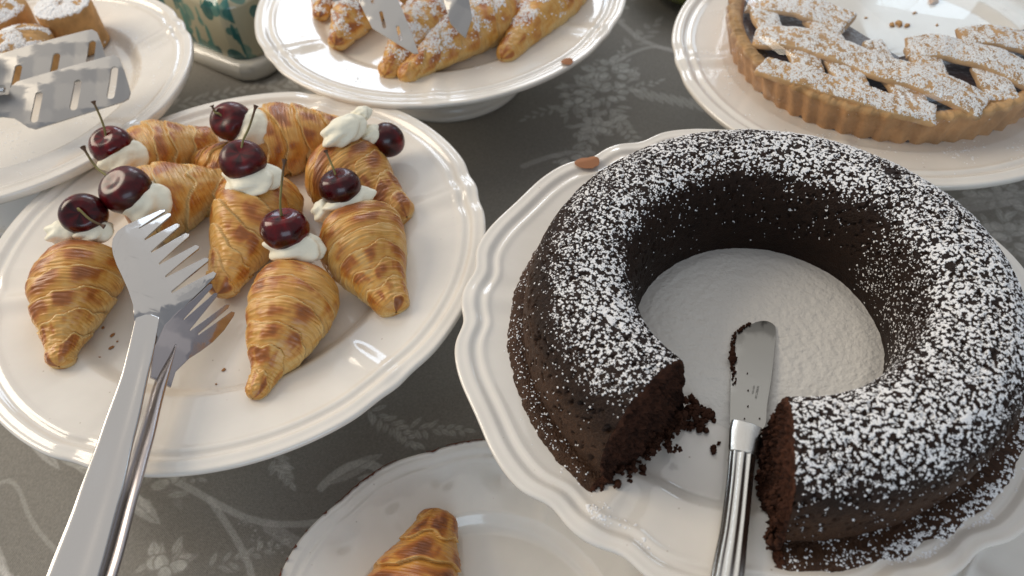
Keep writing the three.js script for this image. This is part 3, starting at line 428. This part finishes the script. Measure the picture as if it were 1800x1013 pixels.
// ---------------------------------------------------------------- metal
const brushed = dataTex(256, 256, (x, y) => 0.5 + 0.45 * N3(x * 3, y * 90, 1) + 0.2 * N3(x * 9, y * 200, 4)); 
const steel = std({ color: lin(0.47, 0.46, 0.445), metalness: 1, roughness: 0.2, bumpMap: brushed, bumpScale: 0.00002 });
const handleSteel = std({ color: lin(0.62, 0.60, 0.55), metalness: 1, roughness: 0.26, bumpMap: brushed, bumpScale: 0.00002 });
const steelDark = std({ color: lin(0.40, 0.375, 0.38), metalness: 1, roughness: 0.27 });
const steelDull = std({ color: lin(0.45, 0.44, 0.42), metalness: 1, roughness: 0.38, bumpMap: brushed, bumpScale: 0.00004 });
// a sheet cut to an outline (mm in its own plane) with thickness, softly bent by bendFn(u, v) -> height
function sheet(outlinePts, holes, thick, bendFn, smooth = false, maxEdge = 0.004) {
  const mk = (pts, C) => { const s = new C(); const v = pts.map(([x, y]) => new THREE.Vector2(x / 1000, y / 1000)); s.setFromPoints(smooth ? new THREE.SplineCurve([...v, v[0]]).getPoints(v.length * 5).slice(0, -1) : v); return s; };
  const sh = mk(outlinePts, THREE.Shape); for (const h of holes) sh.holes.push(mk(h, THREE.Path));
  let g = new THREE.ExtrudeGeometry(sh, { depth: thick, bevelEnabled: true, bevelSize: 0.0003, bevelThickness: 0.0003, bevelSegments: 2, curveSegments: 8 });
  g = new TessellateModifier(maxEdge, 6).modify(g); const p = g.attributes.position; for (let i = 0; i < p.count; i++) p.setZ(i, p.getZ(i) + bendFn(p.getX(i), p.getY(i)));
  return toCreasedNormals(g, 0.55);
}
const inPlane = (O, u, v, n) => new THREE.Matrix4().makeBasis(new THREE.Vector3(...u), new THREE.Vector3(...v), new THREE.Vector3(...n)).setPosition(...O);
// a bar swept along points with widths; groove > 0 hollows its upper face
function bar(pts, widths, thick, { groove = 0, ridge = 0, lines = 0, sideHint = [1, 0, 0], roll = 0, taper = 0.001, sharp = 0.75 } = {}) {
  const cv = new THREE.CatmullRomCurve3(pts.map((p) => new THREE.Vector3(...p))), hint = new THREE.Vector3(...sideHint);
  return grid(56, 80, (u, v) => {
    const q = cv.getPoint(v), T = cv.getTangent(v), S = hint.clone().addScaledVector(T, -hint.dot(T)).normalize().applyAxisAngle(T, roll), Nn = S.clone().cross(T).normalize(); if (Nn.y < 0) Nn.negate();
    const f = v * (widths.length - 1), i = Math.min(widths.length - 2, f | 0), w = lerp(widths[i], widths[i + 1], sm(0, 1, f - i)) / 2, a = u * 2 * Math.PI, c = Math.cos(a), s = Math.sin(a), x = Math.sign(c) * Math.pow(Math.abs(c), 0.75);
    let h = Math.sign(s) * Math.pow(Math.abs(s), sharp) * thick / 2; const thin = lerp(0.25, 1, sm(0, taper, v)), cap = thin * Math.sqrt(Math.max(0, 1 - Math.max(0, 1 - v / 0.015) ** 2) * Math.max(0, 1 - Math.max(0, (v - 0.985) / 0.015) ** 2));
    if (s > 0) h += -groove * gs(x / 0.62) + ridge * gs(x / 0.35) + lines * Math.cos(x * 10.5) * sm(1, 0.8, Math.abs(x)) * sm(0.02, 0.12, v); else h -= groove * 0.8 * gs(x / 0.62);
    const X = q.clone().addScaledVector(S, x * w * (0.25 + 0.75 * cap / thin)).addScaledVector(Nn, h * cap); return [X.x, X.y, X.z];
  }, { wrap: true });
}
{ // serving tongs with two toothed heads across the platter, arms running out of the frame
  const t = thing('serving_tongs', 'polished steel tongs with toothed heads resting on the cherry croissant platter', 'tongs');
  const o1 = [[7.4, 3.8], [16.6, 1.5], [27, 0.8], [37, 1], [46, 1.3], [53.9, 0.9], [60, -0.2], [66, -2.6], [70.5, -6.5], [73.5, -12], [80.6, -35], [80.2, -37], [78.9, -36.6], [69, -17.9], [67.9, -17.9], [76.2, -37.6], [75.4, -39.2], [74, -38.6], [59.2, -18.1], [57.6, -17.9], [65.6, -39.2], [64.6, -40.8], [63.2, -40.2], [48.6, -18.5], [47, -18.3], [56.2, -41.8], [55, -43.4], [53.6, -42.6], [38.8, -19.9], [37.2, -19.6], [45.4, -44.1], [44.2, -45.6], [42.8, -44.8], [29.1, -20.2], [27.5, -20], [34.8, -46.2], [33.6, -47.6], [32.2, -46.8], [18.2, -20.2], [16.4, -19.8], [24.0, -47.2], [22.4, -48.2], [20.4, -46.4], [14.5, -37], [9, -27.5], [3.9, -19.6], [-2.9, -9.5], [-10.9, -4.6], [-14, 3.6], [-4, 5.0]];
  const h1 = sheet(o1, [], 0.0011, (u, v) => -0.0005 + (v < -0.012 ? -0.0012 : -0.0070) * Math.pow((v + 0.012) / 0.03, 2) - 0.0035 * Math.pow((u - 0.035) / 0.035, 2) + 0.0035 * gs((u + 0.002) / 0.016) * gs((v + 0.002) / 0.008));
  h1.applyMatrix4(inPlane([-0.2097, 0.104, -0.2928], [-0.4166, 0.289, -0.862], [-0.8355, 0.2521, 0.4883], [0.3584, 0.9235, 0.1364]));
  mesh('toothed_head', h1, steel, t, 'wider toothed head, on top');
  mesh('arm', bar([[-0.2090, 0.1062, -0.3000], [-0.2072, 0.1055, -0.2623], [-0.207, 0.106, -0.2218], [-0.2051, 0.110, -0.1833], [-0.2043, 0.114, -0.1455], [-0.2017, 0.122, -0.1042]], [0.0128, 0.0140, 0.0172, 0.0200, 0.0222, 0.0230], 0.0040, { groove: 0.0014, roll: -0.20, taper: 0.22, sharp: 0.8 }), steel, t, 'wider arm with a hollow face');
  const o2 = [[-10, 4.5], [7.2, 8.3], [23, 7.4], [34, 3.4], [45.2, -2.4], [56.5, -7.2], [57.1, -8.5], [55.8, -9.2], [31, -0.6], [29.6, -0.8], [52.6, -11.8], [53.2, -13.2], [51.6, -13.6], [26, -5.9], [24.6, -6.4], [49, -20.6], [49.6, -22.2], [47.8, -22.2], [25, -10.8], [23.8, -11.6], [46.2, -25], [46.6, -26.8], [44.6, -26.9], [34, -24.5], [23.9, -20.5], [15, -15.4], [8.8, -11.2], [-2.4, -6.4], [-12, -6.8]];
  const h2 = sheet(o2, [], 0.0011, (u, v) => -0.001 - 0.003 * Math.pow((v + 0.006) / 0.03, 2) + 0.004 * Math.pow(Math.max(0, u - 0.02) / 0.035, 2));
  h2.applyMatrix4(inPlane([-0.1983, 0.094, -0.2727], [0.1408, 0.0645, -0.9879], [-0.783, 0.618, -0.0712], [0.6059, 0.7836, 0.1375]));
  mesh('toothed_head', h2, steelDark, t, 'narrower curved head with four long teeth, below');
  mesh('arm', bar([[-0.1990, 0.0915, -0.288], [-0.1985, 0.0935, -0.2509], [-0.1970, 0.097, -0.2171], [-0.1962, 0.101, -0.1869], [-0.1950, 0.105, -0.1482], [-0.1928, 0.115, -0.1009]], [0.0112, 0.0110, 0.0140, 0.0170, 0.0190, 0.0200], 0.0042, { groove: -0.0010, roll: 0.55, taper: 0.2 }), steelDark, t, 'narrower arm with a rounded back');
}
{ // table knife lying in the gap
  const k = thing('table_knife', 'steel table knife with crumbs on its edge lying in the gap of the ring cake', 'knife');
  const o = [[-2, 7.2], [13.7, 9.6], [32.2, 12.4], [41, 13.9], [47.9, 14.6], [54, 14.2], [59.1, 12.4], [64.5, 8.8], [67.6, 5.8], [70, 1.4], [70, -1.6], [68.6, -4], [65.7, -5.4], [53.4, -6.6], [33.6, -7.7], [14.8, -8], [-2, -7.8]];
  const M = inPlane([0.109, 0.0985, -0.1971], [0.4108, -0.0601, -0.9097], [-0.9102, -0.0842, -0.4055], [-0.0523, 0.9946, -0.0893]);
  const blade = sheet(o, [], 0.0010, (u, v) => 0, true); blade.applyMatrix4(M); mesh('blade', blade, std({ color: lin(0.36, 0.35, 0.32), metalness: 1, roughness: 0.36, bumpMap: brushed, bumpScale: 0.00004 }), k);
  mesh('handle', bar([[0.1086, 0.0998, -0.1940], [0.1072, 0.1004, -0.1920], [0.1029, 0.1022, -0.1815], [0.0951, 0.105, -0.1604], [0.0875, 0.108, -0.1406], [0.0785, 0.112, -0.119], [0.0677, 0.117, -0.0939]], [0.0150, 0.0148, 0.0126, 0.0120, 0.0122, 0.0136, 0.0150], 0.0046, { lines: 0.00032, ridge: 0.0002, sideHint: [0.92, 0, 0.38] }), handleSteel, k, 'handle with long parallel ribs');
  mesh('collar', bar([[0.1090, 0.1000, -0.1955], [0.1068, 0.1008, -0.1912], [0.1032, 0.1023, -0.1822], [0.1018, 0.1029, -0.1785]], [0.0156, 0.0152, 0.0140, 0.0133], 0.0050, { sideHint: [0.92, 0, 0.38] }), handleSteel, k, 'plain collar between blade and handle');
  const txt = canvasTex(256, 64, (g, w, h) => { g.clearRect(0, 0, w, h); g.fillStyle = 'rgba(40,36,32,.9)'; g.font = '22px sans-serif'; g.textAlign = 'center'; g.fillText('NORBECT UW', w / 2, 26); g.font = '18px sans-serif'; g.fillText('WIEN INOX', w / 2 - 18, 54); });
  const pl = new THREE.PlaneGeometry(0.0155, 0.0042); pl.applyMatrix4(new THREE.Matrix4().makeBasis(new THREE.Vector3(-1, 0, 0), new THREE.Vector3(0, -1, 0), new THREE.Vector3(0, 0, 1)).setPosition(0.0200, -0.0015, 0.00145)); pl.applyMatrix4(M);
  mesh('maker_stamp', pl, std({ map: txt, transparent: true, roughness: 0.8, color: lin(0.5, 0.5, 0.5) }), k, 'small stamped lettering');
  const r = rng(8), gl = []; for (let i = 0; i < 60; i++) { const q = i / 60, u = lerp(0.022, 0.066, Math.pow(q, 0.9)), vv = lerp(0.0095, 0.0148, sm(0.02, 0.05, u)) - 0.006 * sm(0.054, 0.068, u), s = (q > 0.3 && q < 0.55 ? 1.8 : 1) * lerp(0.0004, 0.0013, r() * r()), g = blob(1, 0.7, 2, r() * 40, s, s, s); g.translate(u, vv + (r() - 0.5) * 0.002, 0.0016 + s * 0.4); gl.push(g); }
  for (const [u, v] of [[0.02, 0.002], [0.010, 0.0005], [0.031, 0.004], [0.004, -0.006], [0.002, 0.001]]) { const g = blob(1, 0.6, 2, u * 900, 0.0004, 0.0004, 0.0004); g.translate(u, v, 0.0017); gl.push(g); }
  const cg = mergeGeometries(gl); cg.applyMatrix4(M); mesh('crumb_smear', cg, crumbFlat, k).userData.kind = 'stuff';
}
const slot = (cx, cy, len, wid, ang) => { const pts = []; for (let i = 0; i < 20; i++) { const a = i / 20 * 6.2832, e = Math.sin(a) > 0 ? 1 : -1, x = Math.cos(a) * wid / 2, y = Math.sin(a) * wid / 2 + e * (len - wid) / 2; pts.push([cx + x * Math.cos(ang) - y * Math.sin(ang), cy + x * Math.sin(ang) + y * Math.cos(ang)]); } return pts.reverse(); };
{ // slotted cake tongs reaching in from the left
  const t = thing('cake_tongs', 'brushed steel slotted cake tongs held over the upper left stand', 'tongs');
  const lo = [[-41, 3], [-39, 9.5], [-35, 12.6], [-2, 21.3], [27.8, 29.4], [32.5, 30.2], [36, 27.6], [39.4, 18], [42.2, 6.8], [43.6, 0.5], [42.4, -4], [38.7, -6.2], [8, -15.2], [-22.4, -24.2], [-27.1, -22.5], [-32, -18.5], [-37, -15], [-44, -13.6], [-58, -13.5], [-66, -8], [-66, 2], [-52, 3.4]];
  const slots2 = [slot(-21.5, -7.5, 24, 5.6, -0.16), slot(5.5, 0.5, 24, 5.6, -0.16), slot(31.5, 8.5, 25, 5.6, -0.16)];
  const b2 = sheet(lo, slots2, 0.0009, (u, v) => 0.0015 * gs((v - 0.022) / 0.01)); b2.applyMatrix4(inPlane([-0.3094, 0.118, -0.5076], [0.9944, -0.0928, -0.0503], [0.002, 0.4932, -0.8699], [0.1055, 0.8649, 0.4907])); mesh('slotted_blade', b2, steelDull, t, 'nearer slotted blade');
  const b1 = b2.clone(); b1.translate(-0.0215, 0.006, -0.0290); mesh('slotted_blade', b1, steelDull, t, 'farther slotted blade');
  mesh('arm', bar([[-0.352, 0.127, -0.512], [-0.372, 0.136, -0.505], [-0.42, 0.150, -0.49], [-0.50, 0.160, -0.47]], [0.020, 0.014, 0.012, 0.012], 0.004, { groove: 0.001, sideHint: [0, 0.5, 0.86] }), steel, t);
  mesh('arm', bar([[-0.372, 0.139, -0.544], [-0.392, 0.146, -0.532], [-0.44, 0.158, -0.505], [-0.50, 0.166, -0.475]], [0.018, 0.013, 0.012, 0.012], 0.004, { groove: 0.001, sideHint: [0, 0.5, 0.86] }), steel, t);
}
{ // small slotted tongs on the sugared croissants
  const t = thing('pastry_tongs', 'steel slotted pastry tongs resting on the sugared croissants', 'tongs');
  const o = [[-62, 46], [-35, 25], [-4.4, 3.2], [14, 1], [34, -1.2], [37, 0.5], [22, 14], [8, 26], [-8.6, 39.4], [-34, 60]];
  const g = sheet(o, [slot(-1, 12.5, 16, 3.2, 0.75), slot(16, 8.2, 14, 3.0, 0.75), slot(-20, 27, 17, 3.2, 0.75)], 0.0009, (u, v) => 0); g.applyMatrix4(inPlane([-0.083, 0.128, -0.5351], [0.8296, -0.216, 0.5149], [0.5577, 0.3642, -0.7459], [-0.0264, 0.9059, 0.4226])); mesh('slotted_blade', g, steelDull, t, 'nearer slotted blade');
  const o2 = [[-20, 20], [30, 12], [44, -6], [58, -11], [56, 6], [46, 22], [20, 34], [-20, 40]];
  const g2 = sheet(o2, [], 0.0009, (u, v) => 0.004 * gs((u - 0.04) / 0.008)); g2.applyMatrix4(inPlane([-0.062, 0.140, -0.560], [0.8696, -0.216, 0.4449], [0.4577, 0.3642, -0.8109], [0.0131, 0.9059, 0.4232])); mesh('blade', g2, steelDull, t, 'farther blade with a bent tip');
  mesh('arm', bar([[-0.100, 0.140, -0.572], [-0.122, 0.156, -0.620], [-0.15, 0.17, -0.69], [-0.17, 0.175, -0.76]], [0.030, 0.016, 0.013, 0.013], 0.003, {}), steelDull, t);
  mesh('arm', bar([[-0.058, 0.150, -0.580], [-0.085, 0.164, -0.63], [-0.12, 0.176, -0.69], [-0.165, 0.178, -0.76]], [0.026, 0.015, 0.013, 0.013], 0.003, {}), steelDull, t);
}

// ---------------------------------------------------------------- small sugared cakes on the upper left stand
const cakeTex = dataTex(256, 256, (x, y) => 0.5 + 0.5 * fbm(x * 24, y * 24, 3, 4) - 0.4 * sm(0.4, 0.6, N3(x * 40, y * 40, 1)));
const sponge = std({ vertexColors: true, bumpMap: cakeTex, bumpScale: 0.0007, roughness: 0.8 });
function miniCake(x, z, r, h, dome, seed, label, sug) {
  const o = thing('small_cake', label, 'cake', [x, P_LFT.well, z], seed, 'small sugared cakes on the upper left stand');
  const prof = [[0, h + dome], [0.3, h + dome * 0.92], [0.6, h + dome * 0.7], [0.85, h + dome * 0.28], [0.97, h], [1.0, h - 0.003], [0.985, h * 0.6], [0.96, h * 0.2], [0.94, 0.001], [0, 0.0005]], cv = new THREE.CatmullRomCurve3(prof.map((p) => new THREE.Vector3(p[0] * r, p[1], 0)), false, 'catmullrom', 0.35), pp = cv.getSpacedPoints(110);
  const g = grid(96, 110, (u, v) => { const q = pp[Math.round(v * 110)], a = u * 6.2832, k = 1 + 0.05 * N3(Math.cos(a) * 1.3 + seed, Math.sin(a) * 1.3, q.y * 30), d = 0.0008 * fbm(Math.cos(a) * 9 + seed, Math.sin(a) * 9, q.y * 200, 3), c = 0.9 + 0.5 * fbm(q.x * 90 * Math.cos(a) + seed, q.y * 90, q.x * 90 * Math.sin(a), 4), top = sm(h - 0.004, h + 0.003, q.y); return [(q.x * k + d) * Math.cos(a), q.y + d * top * 2, -(q.x * k + d) * Math.sin(a), lerp(0.56, 0.58, top) * c, lerp(0.30, 0.33, top) * c, lerp(0.105, 0.12, top) * c]; }, { wrap: true, colors: true, uv: (u, v) => [u * 3, v * 2] });
  mesh('sponge', g, sponge, o);
  dust('sugar_dusting', [g], 42000, (p, n) => (n.y > 0.3 ? sm(0.3, 0.8, n.y) * sm(-0.05, 0.25, fbm(p.x * 70 + seed, 2, p.z * 70, 3) + sug) : 0), [0.0003, 0.0009], 400 + seed, o);
}
miniCake(-0.381, -0.602, 0.0258, 0.032, 0.010, 1, 'round topped sugared small cake in front, touching the tongs', 0.05);
miniCake(-0.354, -0.643, 0.0232, 0.040, 0.002, 2, 'straight sided small cake with a thick patch of sugar, right of the domed one', 0.25);
miniCake(-0.420, -0.655, 0.0275, 0.034, 0.008, 3, 'sugared small cake in the top left corner of the stand', 0.1);

// ---------------------------------------------------------------- lattice tart under a clear cover
{
  const cx = 0.303, cz = -0.520, y0 = P_RGT.well, t = thing('lattice_tart', 'sugared jam lattice tart with a cut out wedge, under the clear cover', 'tart', [cx, y0, cz]);
  const V = [0.2941 - cx, -0.4790 - cz], WL = [0.2591 - cx, -0.5560 - cz], WR = [0.3899 - cx, -0.4974 - cz];
  const hitAngle = ([x, z]) => { let dx = x - V[0], dz = z - V[1]; const l = Math.hypot(dx, dz); dx /= l; dz /= l; const b = V[0] * dx + V[1] * dz, c = V[0] ** 2 + V[1] ** 2 - 0.112 ** 2, s = -b + Math.sqrt(b * b - c); return Math.atan2(-(V[1] + dz * s), V[0] + dx * s); };
  const aL = hitAngle(WL), aR = hitAngle(WR), a0 = aL, a1 = aR + 2 * Math.PI;
  const crustC = (x, y, z, top) => { const k = 0.85 + 0.5 * fbm(x * 60, y * 60, z * 60, 4) - 0.22 * sm(0.05, 0.35, fbm(x * 28 + 3, y * 28, z * 28, 3)); return [lerp(0.56, 0.62, top) * k, lerp(0.29, 0.36, top) * k, lerp(0.115, 0.15, top) * k]; };
  const prof = [[0.1135, 0.0], [0.1145, 0.006], [0.1165, 0.015], [0.1190, 0.024], [0.1200, 0.0285], [0.1185, 0.0310], [0.1150, 0.0312], [0.1105, 0.0295], [0.1080, 0.0260]], cv = new THREE.CatmullRomCurve3(prof.map((p) => new THREE.Vector3(...p, 0)), false, 'catmullrom', 0.3), pp = cv.getSpacedPoints(48);
  const shell = grid(720, 48, (u, v) => { const a = lerp(a0, a1, u), q = pp[Math.round(v * 48)], fl = (0.0013 + 0.0008 * N3(a * 11, 4, 2)) * Math.cos(a * 58 + 0.5 * N3(a * 7, 2, 9)) * sm(0.109, 0.114, q.x), top = sm(0.027, 0.031, q.y), rr = q.x + fl + 0.0007 * fbm(Math.cos(a) * 30, Math.sin(a) * 30, q.y * 300, 3) + top * 0.0015 * N3(a * 9, 1, 1), y = q.y + top * (0.0012 * N3(a * 16, 2, 3) + 0.0012 * N3(a * 40, 2, 8)); return [rr * Math.cos(a), y, -rr * Math.sin(a), ...crustC(rr * Math.cos(a), y, rr * Math.sin(a), top)]; }, { colors: true, uv: (u, v) => [u * 12, v] });
  mesh('pastry_shell', shell, sponge, t);
  // jam filling: a slab with the wedge cut away
  const sh = new THREE.Shape(); sh.moveTo(V[0], -V[1]); for (let i = 0; i <= 120; i++) { const a = lerp(a0, a1, i / 120); sh.lineTo(0.113 * Math.cos(a), 0.113 * Math.sin(a)); } sh.closePath();
  const fg = new THREE.ExtrudeGeometry(sh, { depth: 0.0235, bevelEnabled: false, curveSegments: 1 }); fg.rotateX(-Math.PI / 2); fg.translate(0, 0.001, 0);
  const jamBump = dataTex(256, 256, (x, y) => 0.5 + 0.6 * fbm(x * 14, y * 14, 3, 3)); jamBump.repeat.set(12, 12);
  mesh('jam_filling', fg, phys({ color: lin(0.055, 0.030, 0.026), roughness: 0.3, bumpMap: jamBump, bumpScale: 0.002, clearcoat: 0.5, clearcoatRoughness: 0.2 }), t);
  const strips = [];
  const strip = (pts, w, th = 0.0072) => {
    const cv2 = new THREE.CatmullRomCurve3(pts.map(([x, y, z]) => new THREE.Vector3(x - cx, y - y0, z - cz)));
    const g = grid(40, 90, (u, v) => { const q = cv2.getPoint(v), T = cv2.getTangent(v), S = new THREE.Vector3(-T.z, 0, T.x).normalize(), a = u * 6.2832, c = Math.cos(a), s = Math.sin(a), x = Math.sign(c) * Math.pow(Math.abs(c), 0.5) * w / 2 * (1 + 0.10 * N3(q.x * 90, q.z * 90, 3)), h = Math.sign(s) * Math.pow(Math.abs(s), 0.6) * th / 2, cap = Math.sqrt(Math.max(0, 1 - Math.max(0, 1 - v / 0.03) ** 2) * Math.max(0, 1 - Math.max(0, (v - 0.97) / 0.03) ** 2)); const X = q.x + S.x * x * (0.85 + 0.15 * cap), Z = q.z + S.z * x, Y = q.y + h * cap + 0.0008 * fbm(X * 110, Z * 110, w * 900, 3); return [X, Y, Z, ...crustC(X, Y, Z, sm(-0.2, 0.8, s)).map((k, i) => k * (s > -0.6 && s < 0.55 ? [1.25, 1.45, 1.7][i] : 1))]; }, { wrap: true, colors: true, uv: (u, v) => [u, v * 4] });
    strips.push(g); mesh('lattice_strip', g, sponge, t);
  };
  const T = y0 + 0.0290;   // resting height of the lattice
  // cross strips first (lower), then the long waves over them
  strip([[0.2777, T, -0.4921], [0.2779, T, -0.4818], [0.2771, T, -0.4676]], 0.0150);
  strip([[0.2140, T, -0.5540], [0.2120, T + 0.001, -0.540], [0.2120, T, -0.5120]], 0.0190);
  strip([[0.2245, T, -0.5090], [0.2250, T + 0.001, -0.490], [0.2230, T, -0.4620]], 0.0209); strip([[0.2465, T, -0.4800], [0.2470, T + 0.001, -0.458], [0.2450, T, -0.4320]], 0.0209);
  strip([[0.2780, T, -0.4520], [0.2785, T + 0.001, -0.434], [0.2775, T, -0.4120]], 0.0198); strip([[0.3060, T + 0.001, -0.4790], [0.3045, T + 0.002, -0.464], [0.3020, T, -0.4430]], 0.0209); strip([[0.3410, T + 0.001, -0.4500], [0.3390, T + 0.001, -0.436], [0.3365, T - 0.001, -0.4120]], 0.0209); strip([[0.2480, T, -0.5300], [0.2490, T + 0.001, -0.515], [0.2500, T, -0.4950]], 0.0193);
  strip([[0.1925, T + 0.0000, -0.4790], [0.2056, T + 0.0010, -0.4656], [0.2205, T + 0.0020, -0.4530], [0.2336, T + 0.0010, -0.4415], [0.2473, T + 0.0020, -0.4309], [0.2607, T + 0.0010, -0.4205], [0.2741, T + 0.0010, -0.4122], [0.2882, T + 0.0000, -0.4045]], 0.0204);
  strip([[0.1973, T + 0.0000, -0.5134], [0.2235, T + 0.0050, -0.4997], [0.2492, T + 0.0050, -0.4777], [0.2697, T + 0.0040, -0.4567], [0.2899, T + 0.0060, -0.4366], [0.3111, T + 0.0030, -0.4165], [0.3213, T + 0.0000, -0.4062]], 0.0259);
  strip([[0.2966, T + 0.0020, -0.4795], [0.3153, T + 0.0060, -0.4720], [0.3291, T + 0.0050, -0.4639], [0.3453, T + 0.0060, -0.4501], [0.3654, T + 0.0010, -0.4280]], 0.0259);
  strip([[0.2060, T, -0.5620], [0.223, T + 0.004, -0.5520], [0.2400, T + 0.005, -0.5410], [0.2570, T + 0.0035, -0.5270], [0.2690, T + 0.002, -0.5150]], 0.0286);
  strip([[0.3360, T + 0.003, -0.4830], [0.354, T + 0.006, -0.4790], [0.374, T + 0.005, -0.4690], [0.390, T + 0.004, -0.4560], [0.407, T, -0.4420]], 0.0237);
  dust('sugar_dusting', [...strips, shell], 420000, (p, n) => (Math.abs(n.y) < 0.35 || p.y < 0.024 ? 0 : 0.8 * sm(0.35, 0.8, n.y) * sm(-0.24, 0.24, fbm(p.x * 330, 4, p.z * 150, 3) + 0.16 * N3(p.x * 30, 2, p.z * 30) + 0.07)), [0.0002, 0.00062], 501, t);
  const r = rng(5), cg = []; for (const [x, z, s] of [[0.3715, -0.585, 0.006], [0.3318, -0.5562, 0.004], [0.326, -0.556, 0.003], [0.337, -0.553, 0.003], [0.35, -0.57, 0.002], [0.31, -0.57, 0.0015], [0.36, -0.55, 0.0015]]) { const g = blob(2, 0.7, 2, x * 77, s, s * 0.35, s * 0.6); g.rotateY(r() * 6); g.translate(x, y0 + s * 0.2, z); cg.push(g); }
  tag(mesh('tart_crumbs', mergeGeometries(cg), std({ color: lin(0.52, 0.26, 0.06), roughness: 0.7 })), 'orange tart crumbs left on the plate where the wedge was cut', 'crumbs', null, 'stuff');
  // clear cover
  const c = thing('cake_cover', 'clear glass cover standing over the lattice tart', 'cake cover', [0.3026, y0, -0.5195]);
  const gl = phys({ color: lin(0.97, 0.98, 0.98), roughness: 0.02, transmission: 1, thickness: 0, ior: 1.45 });
  const pts = [[0.1255, 0.0008], [0.1255, 0.004], [0.1235, 0.006], [0.1228, 0.025], [0.1210, 0.042], [0.1140, 0.053], [0.098, 0.0595], [0.070, 0.063], [0.035, 0.0645], [0, 0.065]].map((p) => new THREE.Vector2(...p));
  mesh('dome', new THREE.LatheGeometry(new THREE.SplineCurve(pts).getPoints(90), 128), gl, c);
  mesh('rim_bead', new THREE.TorusGeometry(0.1256, 0.0019, 12, 160).rotateX(Math.PI / 2).translate(0, 0.0023, 0), phys({ color: lin(0.95, 0.97, 0.97), roughness: 0.04, transmission: 1, thickness: 0.002, ior: 1.45 }), c);
  mesh('knob', new THREE.LatheGeometry([[0, 0.093], [0.010, 0.091], [0.014, 0.083], [0.011, 0.075], [0.007, 0.069], [0.010, 0.0645]].map((p) => new THREE.Vector2(...p)), 48), gl, c);
}

// ---------------------------------------------------------------- butter dish and green dish at the far edge
{
  const splash = canvasTex(512, 512, (g, w, h) => {
    g.fillStyle = 'rgb(190,180,148)'; g.fillRect(0, 0, w, h); const r = rng(33);
    for (let i = 0; i < 120; i++) { const x = r() * w, y = r() * h, s = lerp(7, 34, r()), dk = r(); g.fillStyle = `rgba(${lerp(22, 70, dk) | 0},${lerp(78, 130, dk) | 0},${lerp(76, 120, dk) | 0},${lerp(0.45, 0.9, r())})`; g.beginPath(); g.ellipse(x, y, s, s * lerp(0.6, 1, r()), r() * 3, 0, 7); g.fill(); if (r() < 0.55) { g.beginPath(); g.ellipse(x, y + s * 1.5, s * 0.45, s * 1.8, 0, 0, 7); g.fill(); } }
  });
  const M = phys({ map: splash, roughness: 0.15, clearcoat: 0.4, clearcoatRoughness: 0.06 });
  const b = thing('butter_dish', 'cream butter dish splashed with green glaze, standing between the two back stands', 'butter dish', [-0.272, 0, -0.778], -0.66);
  const slab = (w, d, rad, h, bev, y) => { const sh = new THREE.Shape(), a = w / 2 - bev, c = d / 2 - bev, r = rad; sh.moveTo(-a + r, -c); sh.lineTo(a - r, -c); sh.absarc(a - r, -c + r, r, -Math.PI / 2, 0); sh.lineTo(a, c - r); sh.absarc(a - r, c - r, r, 0, Math.PI / 2); sh.lineTo(-a + r, c); sh.absarc(-a + r, c - r, r, Math.PI / 2, Math.PI); sh.lineTo(-a, -c + r); sh.absarc(-a + r, -c + r, r, Math.PI, Math.PI * 1.5); const g = new THREE.ExtrudeGeometry(sh, { depth: h - 2 * bev, bevelEnabled: true, bevelSize: bev, bevelThickness: bev, bevelSegments: 7, curveSegments: 10 }); g.rotateX(-Math.PI / 2); g.translate(0, y + bev, 0); return toCreasedNormals(g, 0.7); };
  splash.repeat.set(6.5, 6.5);
  const lid = slab(0.182, 0.106, 0.016, 0.066, 0.013, 0.012); { const p = lid.attributes.position; for (let i = 0; i < p.count; i++) { const k = 1 - 0.09 * sm(0.012, 0.078, p.getY(i)); p.setX(i, p.getX(i) * k); p.setZ(i, p.getZ(i) * k); } } mesh('lid', lid, M, b, 'lid blotched with green drips');
  mesh('tray', slab(0.198, 0.120, 0.022, 0.018, 0.0055, 0.0005), phys({ color: lin(0.66, 0.62, 0.53), roughness: 0.15, clearcoat: 0.4 }), b, 'plain cream tray');
  mesh('handle', new THREE.SphereGeometry(0.011, 24, 16).translate(0, 0.084, 0), M, b);
  const d = thing('green_dish', 'green glazed dish edge at the top between the two right stands', 'dish', [0.252, 0, -0.800]);
  mesh('bowl', new THREE.LatheGeometry(new THREE.SplineCurve([[0, 0.004], [0.05, 0.004], [0.085, 0.014], [0.103, 0.027], [0.106, 0.030], [0.104, 0.027], [0.09, 0.012], [0.06, 0.001], [0, 0.001]].map((q) => new THREE.Vector2(...q))).getPoints(60), 96), phys({ color: lin(0.17, 0.20, 0.035), roughness: 0.2, clearcoat: 0.5 }), d);
}

// ---------------------------------------------------------------- render
const renderer = new THREE.WebGLRenderer({ antialias: true });
renderer.setSize(1024, 576); renderer.toneMapping = THREE.LinearToneMapping; renderer.toneMappingExposure = 1.35; renderer.outputColorSpace = THREE.SRGBColorSpace; renderer.shadowMap.enabled = true;
renderer.render(scene, camera);
